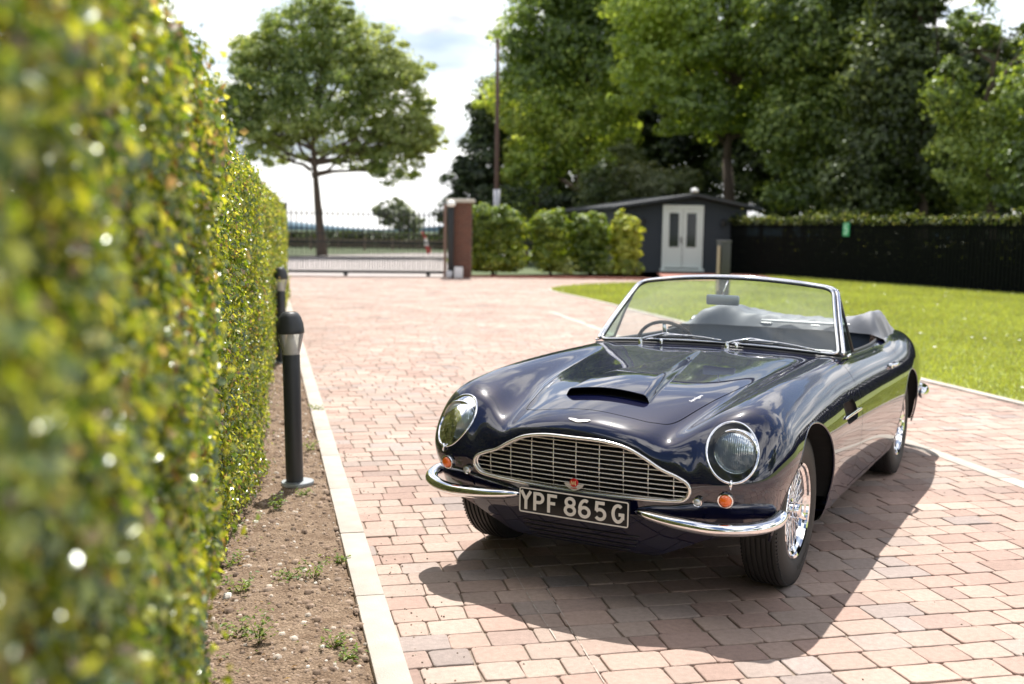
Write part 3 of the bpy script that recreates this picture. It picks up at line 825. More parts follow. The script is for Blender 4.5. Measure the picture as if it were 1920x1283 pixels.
# wipers
for py in (-.41,.105):
    b0=ws(py/.697,-.03)+np.array([.035,0,-.005]); w=MB().lathe([(0,.024),(.010,.022),(.013,.012),(.015,0),(.015,-.02)],16,c=tuple(b0)).build('windscreen_wiper',M['chrome'],car,angle=40)
    def g(y,t): return ws(y/.697,t)+np.array([.014,0,.010])
    MB().tube([b0+[0,0,.02],b0+[-.01,.03,.034],g(py+.12,.075),g(py+.27,.055)],[.007,.006,.005,.004],8).build('wiper_arm',M['chrome'],w)
    MB().tube([g(py+.08,.035),g(py+.16,.055),g(py+.27,.06),g(py+.36,.045),g(py+.47,.02)],.0042,6).build('wiper_blade',M['chrome'],w)
    MB().tube([g(py+.06,.022)-N*.004,g(py+.27,.035)-N*.004,g(py+.50,.005)-N*.004],.0035,6).build('wiper_rubber',M['seal'],w)
for py in (-.27,.17): MB().lathe([(0,.018),(.007,.016),(.009,.004),(.009,-.01)],12,c=tuple(ws(py/.697,0)+np.array([.075,0,-.004]))).build('washer_jet',M['chrome'],car)
# ------------------------------------------------------------------ interior
def dashfn(u,v):
    y=-.66+1.32*u; a=v*math.pi*.62; x=-1.08-.13*v-.02*math.sin(a)-.11*(y/.66)**2; z=.905+.03*math.sin(a)-.03*(y/.66)**2-.14*max(0,v-.6); return (x,y,z)
dash=MB().grid(dashfn,24,12).build('dashboard',M['dash'],car)
MB().grid(lambda u,v:(-1.19-.10*((-.66+1.32*u)/.66)**2+.03*v,-.66+1.32*u,.85-.24*v),24,3).build('dash_panel',M['dash'],dash)
sw=empty('steering_wheel'); sw.parent=car
swc=Vector((-1.36,-.37,.835)); Mt=Matrix.Rotation(R(-66),3,'Y')
def swp(a,r,h=0): return tuple(swc+Mt@Vector((r*math.cos(a),r*math.sin(a),h)))
MB().tube([swp(2*math.pi*i/48,.195) for i in range(48)],.0105,10,closed=True).build('rim',M['wood'],sw)
m_=MB()
for a in (R(0),R(120),R(240)): m_.tube([swp(a,.03,-.02),swp(a,.11,-.012),swp(a,.19,0)],[.012,.009,.007],8,flat=(1.6,.5))
m_.build('spokes',M['chrome'],sw)
MB().tube([swp(0,0,0),swp(0,0,-.03),(-1.15,-.37,.75)],[.03,.025,.02],12).build('steering_column',M['dash'],sw)
def seat(y0):
    r=empty('front_seat'); r.parent=car
    def back(u,v):
        a=2*math.pi*u; w=.245*(1-.10*max(0,v-.7)/.3); th=.06*(1-.25*v)
        ex=lambda q:math.copysign(abs(q)**.55,q)
        k=math.sqrt(max(0,1-max(0,(v-.86)/.14)**2)) if v>.86 else 1
        return (-1.80-.16*v+th*ex(math.cos(a))*max(.05,k),y0+w*ex(math.sin(a))*max(.05,.6+.4*k),.40+.44*v)
    MB().grid(back,28,16,close_u=True).build('backrest',M['leather'],r)
    def cu(u,v):
        a=2*math.pi*u; ex=lambda q:math.copysign(abs(q)**.5,q); k=math.sqrt(max(0,1-v*v)) if v<1 else 0
        return (-1.55+.27*ex(math.cos(a))*(1-.5*max(0,v-.6)),y0+.24*ex(math.sin(a))*(1-.5*max(0,v-.6)),.34+.11*math.sin(min(1,v)*math.pi/2))
    MB().grid(cu,28,8,close_u=True).build('seat_cushion',M['leather'],r)
    return r
seat(.33); seat(-.33)
rs=MB().grid(lambda u,v:(-2.30-.10*v+.035*math.cos(u*2*math.pi*2)*.4-(.03 if .47<u<.53 else 0)-.12*(2*u-1)**4*0,-.60+1.20*u,.45+.50*v),48,12).build('rear_seat',M['leather'],car)
MB().grid(lambda u,v:(-2.40-.09*math.sin(v*math.pi/2)-.0,-.60+1.20*u,.95+.022*math.sin(v*math.pi)),48,6).build('seat_top_roll',M['leather'],rs)
MB().tube([(-2.372,-.10+.68*i/12,.966) for i in range(13)],.009,8).build('seat_piping',M['piping'],rs)
for s in (1,-1):
    MB().grid(lambda u,v:(-1.05-1.35*u,s*(.685-.03*math.sin(math.pi*v)),.30+.585*v),24,6).build('door_card',M['leather'],car)
    P=[(x,s*float(pchip([-2.6,-2.2,-1.6,-1.2,-1.08],[.62,.66,.672,.672,.60],x)),float(FH(np.array([x]),np.array([.665]))[0])-.006) for x in np.linspace(-1.16,-2.5,24)]
    MB().tube(P,.011,8).build('door_top_trim',M['seal'],car)
# folded hood under its cover
def hood(u,v):
    y=-.71+1.42*u; a=abs(y)
    x=-2.36-.96*v
    fl=pchip([-.70,-.60,-.48,-.36,-.22,.0,.25,.45,.60,.70],[.885,.945,1.035,1.045,1.005,.985,.975,1.0,1.035,.90],np.array([y]))[0]
    if v<.12: z=.93+(fl-.93)*math.sin(v/.12*math.pi/2)
    else:
        t=(v-.12)/.88; z=fl+(.015*math.sin(t*math.pi)) - (fl-.872)*t**1.7
    if a>.62: z=z-(a-.62)**1.0*.70*(1 if v>.1 else .4)
    e=math.sin(min(1,v*6)*math.pi/2)
    d=Vector((x*3.2+y*1.2,y*5.0-x*2.2,.3)); n=mnoise.noise(d)*.020+mnoise.noise(d*2.7)*.011+.010*abs(mnoise.noise(Vector((x*9+y*7,y*6-x*8,1))))*2
    f1=mnoise.noise(Vector((y*7+x*4,x*1.6-y,7))); f2=mnoise.noise(Vector((y*13-x*7,x*2.2+y,2)))
    z+=(.020*(1-min(1,abs(f1)*2.2))**1.6)*e*(1-.8*v)-.006
    z+=n*e*(1-.5*v)
    x+=.03*mnoise.noise(Vector((y*6,0,v*2)))+.10*(a/.66)**3*(1-v)
    x-= -.22*(a/.7)**2*v
    return (x,y,z)
hd_=MB().grid(hood,96,60).build('folded_hood',M['hood'],car)
MB().tube([hood(i/60,1.0) for i in range(61)],.006,6).build('hood_welt',M['seal'],hd_)
# ================================================================== WORLD, SUN, CAMERA
SUN_EL=59.5
def make_world():
    w=bpy.data.worlds.new('World'); scene.world=w; w.use_nodes=True; nt=w.node_tree; N=nt.nodes.new; L=nt.links.new
    bg=nt.nodes['Background']; bg.inputs[1].default_value=.088
    sk=N('ShaderNodeTexSky'); sk.sky_type='NISHITA'; sk.sun_disc=False; sk.sun_elevation=R(SUN_EL); sk.sun_rotation=R(2); sk.altitude=50; sk.dust_density=1.5
    tc=N('ShaderNodeTexCoord'); sp=N('ShaderNodeSeparateXYZ'); L(tc.outputs['Generated'],sp.inputs[0])
    mx=N('ShaderNodeMath'); mx.operation='MAXIMUM'; mx.inputs[1].default_value=.06; L(sp.outputs['Z'],mx.inputs[0])
    ad=N('ShaderNodeMath'); ad.operation='ADD'; ad.inputs[1].default_value=.10; L(mx.outputs[0],ad.inputs[0])
    dx=N('ShaderNodeMath'); dx.operation='DIVIDE'; L(sp.outputs['X'],dx.inputs[0]); L(ad.outputs[0],dx.inputs[1])
    dy=N('ShaderNodeMath'); dy.operation='DIVIDE'; L(sp.outputs['Y'],dy.inputs[0]); L(ad.outputs[0],dy.inputs[1])
    cb=N('ShaderNodeCombineXYZ'); L(dx.outputs[0],cb.inputs[0]); L(dy.outputs[0],cb.inputs[1])
    n1=N('ShaderNodeTexNoise'); n1.inputs['Scale'].default_value=2.1; n1.inputs['Detail'].default_value=9; n1.inputs['Roughness'].default_value=.56; n1.inputs['Distortion'].default_value=.35; L(cb.outputs[0],n1.inputs['Vector'])
    r1=N('ShaderNodeValToRGB'); r1.color_ramp.elements[0].position=.47; r1.color_ramp.elements[1].position=.55; L(n1.outputs['Fac'],r1.inputs[0])
    n2=N('ShaderNodeTexNoise'); n2.inputs['Scale'].default_value=.8; n2.inputs['Detail'].default_value=6; L(cb.outputs[0],n2.inputs['Vector'])
    r2=N('ShaderNodeValToRGB'); r2.color_ramp.elements[0].position=.38; r2.color_ramp.elements[0].color=(3.0,3.4,4.1,1); r2.color_ramp.elements[1].position=.62; r2.color_ramp.elements[1].color=(18,17.5,16.8,1); L(n2.outputs['Fac'],r2.inputs[0])
    # thicker bright haze towards the horizon
    hz=N('ShaderNodeMapRange'); hz.inputs[1].default_value=0; hz.inputs[2].default_value=.30; hz.inputs[3].default_value=.85; hz.inputs[4].default_value=0; L(sp.outputs['Z'],hz.inputs[0])
    am=N('ShaderNodeMath'); am.operation='MAXIMUM'; L(r1.outputs[0],am.inputs[0]); L(hz.outputs[0],am.inputs[1])
    mixc=N('ShaderNodeMix'); mixc.data_type='RGBA'; L(am.outputs[0],mixc.inputs[0]); L(sk.outputs[0],mixc.inputs[6]); L(r2.outputs[0],mixc.inputs[7])
    L(mixc.outputs[2],bg.inputs[0])
make_world()
l=bpy.data.lights.new('sun','SUN'); l.energy=4.9; l.angle=R(.53); l.color=(1,.955,.89); lo=bpy.data.objects.new('sun',l); COL.objects.link(lo)
d=Vector((-.015,-math.cos(R(SUN_EL)),-math.sin(R(SUN_EL)))); lo.rotation_euler=d.to_track_quat('-Z','Y').to_euler()
cam=bpy.data.cameras.new('camera'); co=bpy.data.objects.new('camera',cam); COL.objects.link(co); scene.camera=co
cam.lens=1990/1920*36; cam.sensor_width=36; cam.clip_end=5000; cam.clip_start=.05
co.matrix_world=Matrix.Translation((0,0,1.529))@Matrix.Rotation(math.pi/2-.1037,4,'X')@Matrix.Rotation(.0150,4,'Z')
cam.dof.use_dof=True; cam.dof.focus_distance=4.45; cam.dof.aperture_fstop=2.0; cam.dof.aperture_blades=9
scene.view_settings.view_transform='Standard'; scene.view_settings.look='None'; scene.view_settings.exposure=.85; scene.view_settings.gamma=1
# ================================================================== GROUND
def colattr(me,cols,name='tint'):
    a=me.color_attributes.new(name,'FLOAT_COLOR','POINT'); c=np.ones((len(me.vertices),4),np.float32); c[:,:3]=cols; a.data.foreach_set('color',c.ravel())
def attr_mat(name,rough=.8,bump=.3,bscale=90,spec=.3,var=.25,vscale=35,stain=0):
    m,nt,b=new_mat(name); pset(b,Roughness=rough,Specular_IOR_Level=spec); N=nt.nodes.new; L=nt.links.new
    at=N('ShaderNodeAttribute'); at.attribute_name='tint'; tc=N('ShaderNodeTexCoord')
    n=N('ShaderNodeTexNoise'); n.inputs['Scale'].default_value=vscale; n.inputs['Detail'].default_value=8; n.inputs['Roughness'].default_value=.7; L(tc.outputs['Object'],n.inputs['Vector'])
    mr=N('ShaderNodeMapRange'); mr.inputs[1].default_value=.25; mr.inputs[2].default_value=.75; mr.inputs[3].default_value=1-var; mr.inputs[4].default_value=1+var; L(n.outputs['Fac'],mr.inputs[0])
    vm=N('ShaderNodeVectorMath'); vm.operation='SCALE'; L(at.outputs['Color'],vm.inputs[0]); L(mr.outputs[0],vm.inputs[3])
    out=vm.outputs[0]
    if stain:
        n3=N('ShaderNodeTexNoise'); n3.inputs['Scale'].default_value=.9; n3.inputs['Detail'].default_value=6; L(tc.outputs['Object'],n3.inputs['Vector'])
        m3=N('ShaderNodeMapRange'); m3.inputs[1].default_value=.3; m3.inputs[2].default_value=.7; m3.inputs[3].default_value=1-stain; m3.inputs[4].default_value=1+stain; L(n3.outputs['Fac'],m3.inputs[0])
        v3=N('ShaderNodeVectorMath'); v3.operation='SCALE'; L(out,v3.inputs[0]); L(m3.outputs[0],v3.inputs[3]); out=v3.outputs[0]
    L(out,b.inputs['Base Color'])
    n2=N('ShaderNodeTexNoise'); n2.inputs['Scale'].default_value=bscale; n2.inputs['Detail'].default_value=7; n2.inputs['Roughness'].default_value=.7; L(tc.outputs['Object'],n2.inputs['Vector'])
    bp=N('ShaderNodeBump'); bp.inputs['Strength'].default_value=bump; bp.inputs['Distance'].default_value=.006; L(n2.outputs['Fac'],bp.inputs['Height']); L(bp.outputs['Normal'],b.inputs['Normal'])
    return m
def struct(o): o['kind']='structure'; return o
G={}
G['field']=mat('shaded_field_grass',(.055,.08,.02),.9,var=.3,scale=.3)  # darkened grass: tree shade beyond the gate put into its base colour
G['joint']=mat('joint_sand',(.235,.185,.145),.95,var=.35,scale=60,bump=.4,bscale=120)
G['kerb']=mat('pale_concrete',(.40,.362,.318),.85,var=.22,scale=9,bump=.35,bscale=160,Specular_IOR_Level=.2)
G['lawn']=mat('lawn_soil_grass',(.21,.245,.055),.9,var=.35,scale=6,bump=.6,bscale=60)
G['road']=mat('pale_road',(.36,.325,.31),.9,var=.1,scale=2)
G['redbrick']=mat('red_edging',(.30,.12,.085),.85,var=.3,scale=20)
kx=lambda y:.484-.232*y            # inner edge of the left kerb
lx=lambda y:6.83-.2075*y           # lawn edge
sx=lambda y:4.42-.177*y            # pale strip
def sheetpoly(name,pts,z,m):
    bm=bmesh.new(); vs=[bm.verts.new((p[0],p[1],z)) for p in pts]; bm.faces.new(vs); bmesh.ops.triangulate(bm,faces=bm.faces[:]); me=bpy.data.meshes.new(name); bm.to_mesh(me); bm.free()
    for p in me.polygons: p.use_smooth=False
    o=link(name,me,m); 
    if me.polygons and me.polygons[0].normal.z<0: me.flip_normals()
    return struct(o)
sheetpoly('ground',[(-900,-300),(900,-300),(900,1500),(-900,1500)],-.055,G['field'])
sheetpoly('paving_bed',[(kx(-6)-.02,-6),(14,-6),(14,8),(8,35.4),(-8.2,35.4),(kx(34)-.2,34)],-.010,G['joint'])
# tumbled block paving, every block modelled
def paving():
    e=np.array([-.225,1.]); e/=np.linalg.norm(e); n=np.array([e[1],-e[0]])
    pal=np.array([(.358,.280,.228),(.342,.258,.208),(.328,.234,.188),(.358,.294,.243),(.312,.268,.232),(.280,.252,.230),(.310,.220,.178),(.268,.208,.174),(.348,.284,.234)]); pal=np.array([.338,.252,.212])+(pal-np.array([.318,.248,.205]))*.72; pw=np.array([3.2,3.4,2.8,1.4,1.4,.8,2.2,.9,1.4]); pw/=pw.sum()
    V=[];F=[];Cc=[]; nb=0
    rng=np.random.default_rng(5); v=1.0
    while v<37:
        rw=.147+rng.uniform(-.003,.003); u=-4+rng.uniform(0,.2)
        while u<13:
            L_=rng.choice([.115,.15,.18,.205,.23],p=[.12,.24,.30,.22,.12]); c=(u+L_/2)*n+(v+rw/2)*e+np.array([.4,0])
            u+=L_
            x,y=c
            if x<kx(y)-.11 or y<1.5 or y>35.1: continue
            rightlim=lx(y)+.02 if y<22.2 else (lx(22.2)+(1.1-lx(22.2))*(y-22.2)/5.2 if y<27.4 else (1.0+.45*(y-27.4) if y<31 else 2.7+.9*(y-31)))
            if x>rightlim or x>13: continue
            if y<30 and x<-9: continue
            V_,near=[],y<11
            g=.0018+rng.uniform(0,.0022); hl,hw=L_/2-g,rw/2-g; z=rng.normal(0,.0012); tl=rng.normal(0,.006,2)
            a=rng.normal(0,.008)
            if near:
                c4=.010; P=np.array([(-hl+c4,-hw),(hl-c4,-hw),(hl,-hw+c4),(hl,hw-c4),(hl-c4,hw),(-hl+c4,hw),(-hl,hw-c4),(-hl,-hw+c4)])+rng.normal(0,.0019,(8,2))
                # mid side points for a chipped outline
                P=np.insert(P,[1,5],[[rng.uniform(-.3,.3)*hl,-hw+rng.normal(0,.0018)],[rng.uniform(-.3,.3)*hl,hw+rng.normal(0,.0018)]],axis=0)
                rings=[(1.0,-.012),(1.0,-.0038),(.985,-.0010),(.955,.0)]
            else:
                P=np.array([(-hl,-hw),(hl,-hw),(hl,hw),(-hl,hw)]); rings=[(1.0,-.0045),(.97,0.)]
            m=len(P); ca,sa=math.cos(a),math.sin(a)
            for k,(sc,dz) in enumerate(rings):
                Q=P.copy()
                ins=(1-sc)*.12; Q[:,0]-=np.sign(Q[:,0])*ins; Q[:,1]-=np.sign(Q[:,1])*ins
                Q=np.stack([Q[:,0]*ca-Q[:,1]*sa,Q[:,0]*sa+Q[:,1]*ca],1)
                w=c+Q[:,:1]*n+Q[:,1:]*e
                if x<kx(y)+.16: w[:,0]=np.maximum(w[:,0],kx(w[:,1])-.04)
                zz=z+dz+Q[:,0]*tl[0]+Q[:,1]*tl[1]
                V.append(np.column_stack([w,zz]))
            for k in range(len(rings)-1):
                for i in range(m): F.append((nb+k*m+i,nb+k*m+(i+1)%m,nb+(k+1)*m+(i+1)%m,nb+(k+1)*m+i))
            F.append(tuple(nb+(len(rings)-1)*m+i for i in range(m)))
            col=pal[rng.choice(9,p=pw)]*rng.normal(.96,.055)*np.array([1,1,1])
            Cc.append(np.repeat(col[None],m*len(rings),0)); nb+=m*len(rings)
        v+=rw
    V=np.vstack(V); me=mesh('paving',V,F,smooth=False); colattr(me,np.vstack(Cc).clip(.02,.9))
    return struct(link('paving',me,attr_mat('tumbled_blocks',.82,.55,130,.25,.20,40,.17)))
paving()
# kerbs: one chain of edging stones each
def kerbline(name,fn,y0,y1,w,ztop,seg,off=0):
    mb=MB(); y=y0
    while y<y1:
        yb=min(y+seg,y1); a=np.array([fn(y+.004),y+.004]); b=np.array([fn(yb-.004),yb-.004]); d=(b-a); L_=np.linalg.norm(d); d/=L_; nn=np.array([d[1],-d[0]])
        c=(a+b)/2-nn*(w/2)*(1 if off==0 else -1); mb.box((c[0],c[1],ztop-.05+random.uniform(-.0015,.0015)),(w,L_,.10),rz=math.atan2(d[1],d[0])-math.pi/2,bev=.007); y=yb
    return struct(mb.build(name,G['kerb'],angle=40))
kerbline('kerb',kx,-3,34,.122,.010,.915)
kerbline('kerb',sx,2.2,20.5,.12,.006,.9)
kerbline('kerb',lx,-2,22.2,.11,.020,.9)
tip=catmull([(lx(22.2),22.2),(1.65,24.8),(1.16,26.8),(1.0,28.2),(1.35,29.7),(2.4,31.4),(4.2,33.1),(6.5,34.6),(8.5,36.2)],8)
mb=MB(); mb.tube([(p[0],p[1],.0) for p in tip],.06,8,flat=(1,.5)); struct(mb.build('kerb',G['kerb']))
# lawn
lawnpoly=[(lx(-4),-4)]+[(lx(22.2),22.2)]+[tuple(p) for p in tip]+[(9.4,38.5),(9.0,41.8),(14.14,29.4),(19.5,16.5),(27,-1.5),(28,-4)]
sheetpoly('lawn',lawnpoly,.004,G['lawn'])
fx=lambda y:9.1+(41.4-y)*.418      # fence line
def leafmat(name,trans=.45,gloss=.08,rough=.35,sat=1):
    m=bpy.data.materials.new(name); m.use_nodes=True; nt=m.node_tree; nt.nodes.clear(); N=nt.nodes.new; L=nt.links.new
    o=N('ShaderNodeOutputMaterial'); at=N('ShaderNodeAttribute'); at.attribute_name='tint'
    d=N('ShaderNodeBsdfDiffuse'); t=N('ShaderNodeBsdfTranslucent'); L(at.outputs['Color'],d.inputs[0])
    vm=N('ShaderNodeVectorMath'); vm.operation='MULTIPLY'; vm.inputs[1].default_value=(1.52,1.43,.72); L(at.outputs['Color'],vm.inputs[0]); L(vm.outputs[0],t.inputs[0])
    m1=N('ShaderNodeMixShader'); m1.inputs[0].default_value=trans; L(d.outputs[0],m1.inputs[1]); L(t.outputs[0],m1.inputs[2])
    g=N('ShaderNodeBsdfGlossy'); g.inputs['Roughness'].default_value=rough; g.inputs[0].default_value=(.9,.95,.9,1)
    m2=N('ShaderNodeMixShader'); m2.inputs[0].default_value=gloss; L(m1.outputs[0],m2.inputs[1]); L(g.outputs[0],m2.inputs[2]); L(m2.outputs[0],o.inputs[0])
    return m
def grass_blades(name,poly,n,h,y0,y1,label):
    rng=np.random.default_rng(3); P=[]
    poly=np.array(poly); lo,hi=poly.min(0),poly.max(0)
    # density falls with distance
    while sum(len(p) for p in P)<n:
        q=rng.uniform(lo,hi,(60000,2)); q=q[(q[:,1]>y0)&(q[:,1]<y1)]
        q=q[polysdf(poly,q[:,0],q[:,1])<-.02]; q=q[rng.random(len(q))<(7/np.maximum(q[:,1],7))**1.2]; q=q[np.abs(q[:,0])<q[:,1]*.56+1.2]; P.append(q)
    P=np.vstack(P)[:n]; m=len(P); a=rng.uniform(0,6.28,m); hh=h*rng.uniform(.5,1.3,m)*(1+P[:,1]/30); w=.0035*(1+P[:,1]/7)
    lean=rng.normal(0,.45,(m,2))*hh[:,None]; dx=np.stack([np.cos(a)*w,np.sin(a)*w],1)
    V=np.zeros((m,3,3)); V[:,0,:2]=P-dx; V[:,1,:2]=P+dx; V[:,2,:2]=P+lean; V[:,:2,2]=0; V[:,2,2]=hh
    me=mesh(name,V.reshape(-1,3),np.arange(3*m).reshape(-1,3),smooth=False)
    big=.5+.5*np.sin(P[:,0]*1.3+np.sin(P[:,1]*.9)*1.5)*np.cos(P[:,1]*.8)
    c=np.array([.285,.325,.07])*rng.normal(1,.18,(m,1))*(.9+.25*big[:,None]); dry=rng.random(m)<.06; c[dry]=(.30,.27,.09)
    colattr(me,np.repeat(c.clip(.01,.8),3,0)); o=link(name,me,leafmat('grass_blade',.4,.05,.4)); tag(o,label,'grass',kind='stuff'); return o
grass_blades('grass',lawnpoly,150000,.035,5.5,40,'short bright green mown grass of the lawn')
# small daisies on the lawn
mb=MB(); rng=np.random.default_rng(9)
for i in range(95):
    y=rng.uniform(8,33); x=rng.uniform(lx(min(y,22)),fx(y)-.2)
    if rng.random()<.4: x=fx(y)-rng.uniform(.1,1.2)
    if polysdf(lawnpoly,[x],[y])[0]>-.1: continue
    r=rng.uniform(.012,.02)*(1+y/25); z=.05; mb.add([(x+r*math.cos(k*1.047),y+r*math.sin(k*1.047),z) for k in range(6)]+[(x,y,z+.008)],[(k,(k+1)%6,6) for k in range(6)])
o=mb.build('daisies',mat('daisy_white',(.7,.7,.66),.6)); tag(o,'tiny white daisies scattered over the lawn','flowers',kind='stuff')
# soil bed beside the left kerb
hx=lambda y:-.33-.2*y
def bedz(x,y): return -.006+.018*mnoise.noise(Vector((x*2.2,y*2.2,0)))+.010*mnoise.noise(Vector((x*7,y*7,3)))+.005*mnoise.noise(Vector((x*19,y*19,1)))+.0028*mnoise.noise(Vector((x*50,y*50,5)))
def bed():
    V=[];F=[]; ys=[]; y=2.2
    while y<30: ys.append(y); y+=.012*max(1,(y-2)/2.2)
    nx=110
    for y in ys:
        x0,x1=hx(y)-.35,kx(y)-.121
        for i in range(nx):
            t=i/(nx-1); x=x0+(x1-x0)*t; V.append((x,y,bedz(x,y)+.004-(.012 if t>.97 else 0)))
    for j in range(len(ys)-1):
        for i in range(nx-1): F.append((j*nx+i,j*nx+i+1,(j+1)*nx+i+1,(j+1)*nx+i))
    m,nt,b=new_mat('dry_soil'); pset(b,Roughness=.95,Specular_IOR_Level=.1); N=nt.nodes.new; L=nt.links.new
    tc=N('ShaderNodeTexCoord'); n=N('ShaderNodeTexNoise'); n.inputs['Scale'].default_value=9; n.inputs['Detail'].default_value=10; n.inputs['Roughness'].default_value=.75; L(tc.outputs['Object'],n.inputs['Vector'])
    rp=N('ShaderNodeValToRGB'); e=rp.color_ramp.elements; e[0].position=.32; e[0].color=(.145,.095,.062,1); e[1].position=.68; e[1].color=(.33,.245,.175,1); L(n.outputs['Fac'],rp.inputs[0])
    v=N('ShaderNodeTexVoronoi'); v.inputs['Scale'].default_value=90; L(tc.outputs['Object'],v.inputs['Vector'])
    mr=N('ShaderNodeMapRange'); mr.inputs[1].default_value=0; mr.inputs[2].default_value=.6; mr.inputs[3].default_value=1.25; mr.inputs[4].default_value=.7; L(v.outputs['Distance'],mr.inputs[0])
    vm=N('ShaderNodeVectorMath'); vm.operation='SCALE'; L(rp.outputs[0],vm.inputs[0]); L(mr.outputs[0],vm.inputs[3]); L(vm.outputs[0],b.inputs['Base Color'])
    bp=N('ShaderNodeBump'); bp.inputs['Strength'].default_value=.7; bp.inputs['Distance'].default_value=.012; L(v.outputs['Distance'],bp.inputs['Height'])
    n2=N('ShaderNodeTexNoise'); n2.inputs['Scale'].default_value=70; n2.inputs['Detail'].default_value=8; L(tc.outputs['Object'],n2.inputs['Vector'])
    b2=N('ShaderNodeBump'); b2.inputs['Strength'].default_value=.6; b2.inputs['Distance'].default_value=.01; L(n2.outputs['Fac'],b2.inputs['Height']); L(bp.outputs['Normal'],b2.inputs['Normal']); L(b2.outputs['Normal'],b.inputs['Normal'])
    return struct(link('soil_bed',mesh('soil_bed',V,F),m))
bed()
# pebbles and clods
mb=MB(); rng=np.random.default_rng(21)
oct_=[(1,0,0),(-1,0,0),(0,1,0),(0,-1,0),(0,0,1),(0,0,-1),(.6,.6,.55),(-.6,.6,.55),(.6,-.6,.55),(-.6,-.6,.55)]
of=[(0,6,2),(0,8,3)] 
cube=[(-1,-1,-1),(1,-1,-1),(1,1,-1),(-1,1,-1),(-.75,-.75,.8),(.8,-.7,.75),(.7,.75,.8),(-.7,.7,.85)]; cf=[(0,1,5,4),(1,2,6,5),(2,3,7,6),(3,0,4,7),(4,5,6,7)]
cols=[]
for i in range(4200):
    y=2.8+rng.random()**1.6*11; x=rng.uniform(hx(y)-.05,kx(y)-.13); r=rng.gamma(2.0,.0018)+.0012; r=min(r,.017)*(1+y/16)
    a=rng.uniform(0,6.28); s3=rng.uniform(.6,1.3,3)*r; s3[2]*=.6; z=bedz(x,y)+s3[2]*.3+.004
    mb.add([(x+(p[0]*s3[0])*math.cos(a)-(p[1]*s3[1])*math.sin(a),y+(p[0]*s3[0])*math.sin(a)+(p[1]*s3[1])*math.cos(a),z+p[2]*s3[2]) for p in cube],cf)
    c=np.array([(.20,.14,.10),(.27,.20,.15),(.42,.36,.30),(.62,.58,.52),(.13,.09,.065)][rng.choice(5,p=[.42,.30,.11,.02,.15])])*rng.uniform(.8,1.2); cols+= [c]*8
for i in range(360):
    y=2.6+rng.random()**1.4*9; x=kx(y)+.02+rng.exponential(.10) if i%3 else rng.uniform(kx(y)+.1,4.5); r=rng.uniform(.0012,.0038); a=rng.uniform(0,6.28)
    mb.add([(x+(p[0]*math.cos(a)-p[1]*math.sin(a))*r,y+(p[0]*math.sin(a)+p[1]*math.cos(a))*r*1.2,.0025+p[2]*r*.6) for p in cube],cf); cols+=[np.array([(.20,.14,.10),(.10,.07,.05),(.40,.34,.28)][rng.choice(3)])]*8
o=mb.build('pebbles',attr_mat('pebble',.9,.2,200),smooth=True); colattr(o.data,np.array(cols)); tag(o,'small stones and crumbs of soil strewn over the bed','pebbles',kind='stuff')

# old pale scuff lines across the blocks
mb=MB(); rng=np.random.default_rng(77)
def gp2(u,v):
    dx,dy=u-960,v-641.5; c,s=math.cos(-.015),math.sin(-.015); dx,dy=dx*c-dy*s,dx*s+dy*c
    cp,sp=math.cos(.1037),math.sin(.1037); yy=cp-dy/1990*sp; zz=-sp-dy/1990*cp; t=-1.529/zz; return np.array([dx/1990*t,yy*t])
for a,b in (((935,1020),(1040,1190)),((1010,1075),(1125,1262))):
    A_,B_=gp2(*a),gp2(*b); L_=np.linalg.norm(B_-A_); d=(B_-A_)/L_; n_=np.array([d[1],-d[0]]); t=0
    while t<L_:
        l_=rng.uniform(.02,.11); w_=rng.uniform(.0012,.0032); o_=rng.normal(0,.0015)+.012*math.sin(t*2.1); q=[A_+d*t+n_*(o_-w_),A_+d*t+n_*(o_+w_),A_+d*(t+l_)+n_*(o_+w_*.7),A_+d*(t+l_)+n_*(o_-w_*.7)]
        mb.add([(p[0],p[1],.0052) for p in q],[(0,1,2,3)]); t+=l_+rng.uniform(0,.03)
struct(mb.build('scuff_marks',mat('pale_scuff',(.42,.36,.31),.9),smooth=False))
# ================================================================== PLANTS
def leaves(name,P,Nrm,size,cols,m,parent=None,aspect=.55,fold=.25,rng=RNG,jit=.9,droop=0):
    """one folded leaf (2 tris each side) per point"""
    n=len(P); d=rng.normal(0,1,(n,3)); d/=np.linalg.norm(d,axis=1)[:,None]
    nr=Nrm+d*jit; nr/=np.linalg.norm(nr,axis=1)[:,None]+1e-9
    t=np.cross(nr,rng.normal(0,1,(n,3))); t[:,2]-=droop; t-=nr*(t*nr).sum(1)[:,None]; t/=np.linalg.norm(t,axis=1)[:,None]+1e-9; b=np.cross(nr,t)
    s=(size*rng.uniform(.65,1.3,n))[:,None]
    V=np.stack([P-t*s*.5, P+b*s*aspect*.5+nr*s*fold*.5-t*s*.05, P+t*s*.5, P-b*s*aspect*.5+nr*s*fold*.5-t*s*.05],1)
    base=np.arange(n)*4; T=np.concatenate([np.stack([base,base+1,base+2],1),np.stack([base,base+2,base+3],1)])
    me=mesh(name,V.reshape(-1,3),T,smooth=False); colattr(me,np.repeat(cols,4,0)); return link(name,me,m,parent)
def vnoise(P,f,seed=0):
    """cheap smooth pseudo noise in [-1,1]"""
    r=np.random.default_rng(seed); out=0
    for k in range(6):
        w=r.normal(0,1,3); w*=f*(.6+.35*k)/np.linalg.norm(w); out=out+np.sin(P@w+r.uniform(0,6.28))*(1-.1*k)
    return out/3.2
LM={'weed':leafmat('weed_leaf',.4,.02,.5),'hedge':leafmat('hedge_leaf',.52,.085,.28),'tree':leafmat('tree_leaf',.58,.04,.4),'dark':leafmat('dark_tree_leaf',.42,.035,.4),'conifer':leafmat('conifer_spray',.40,.04,.4)}
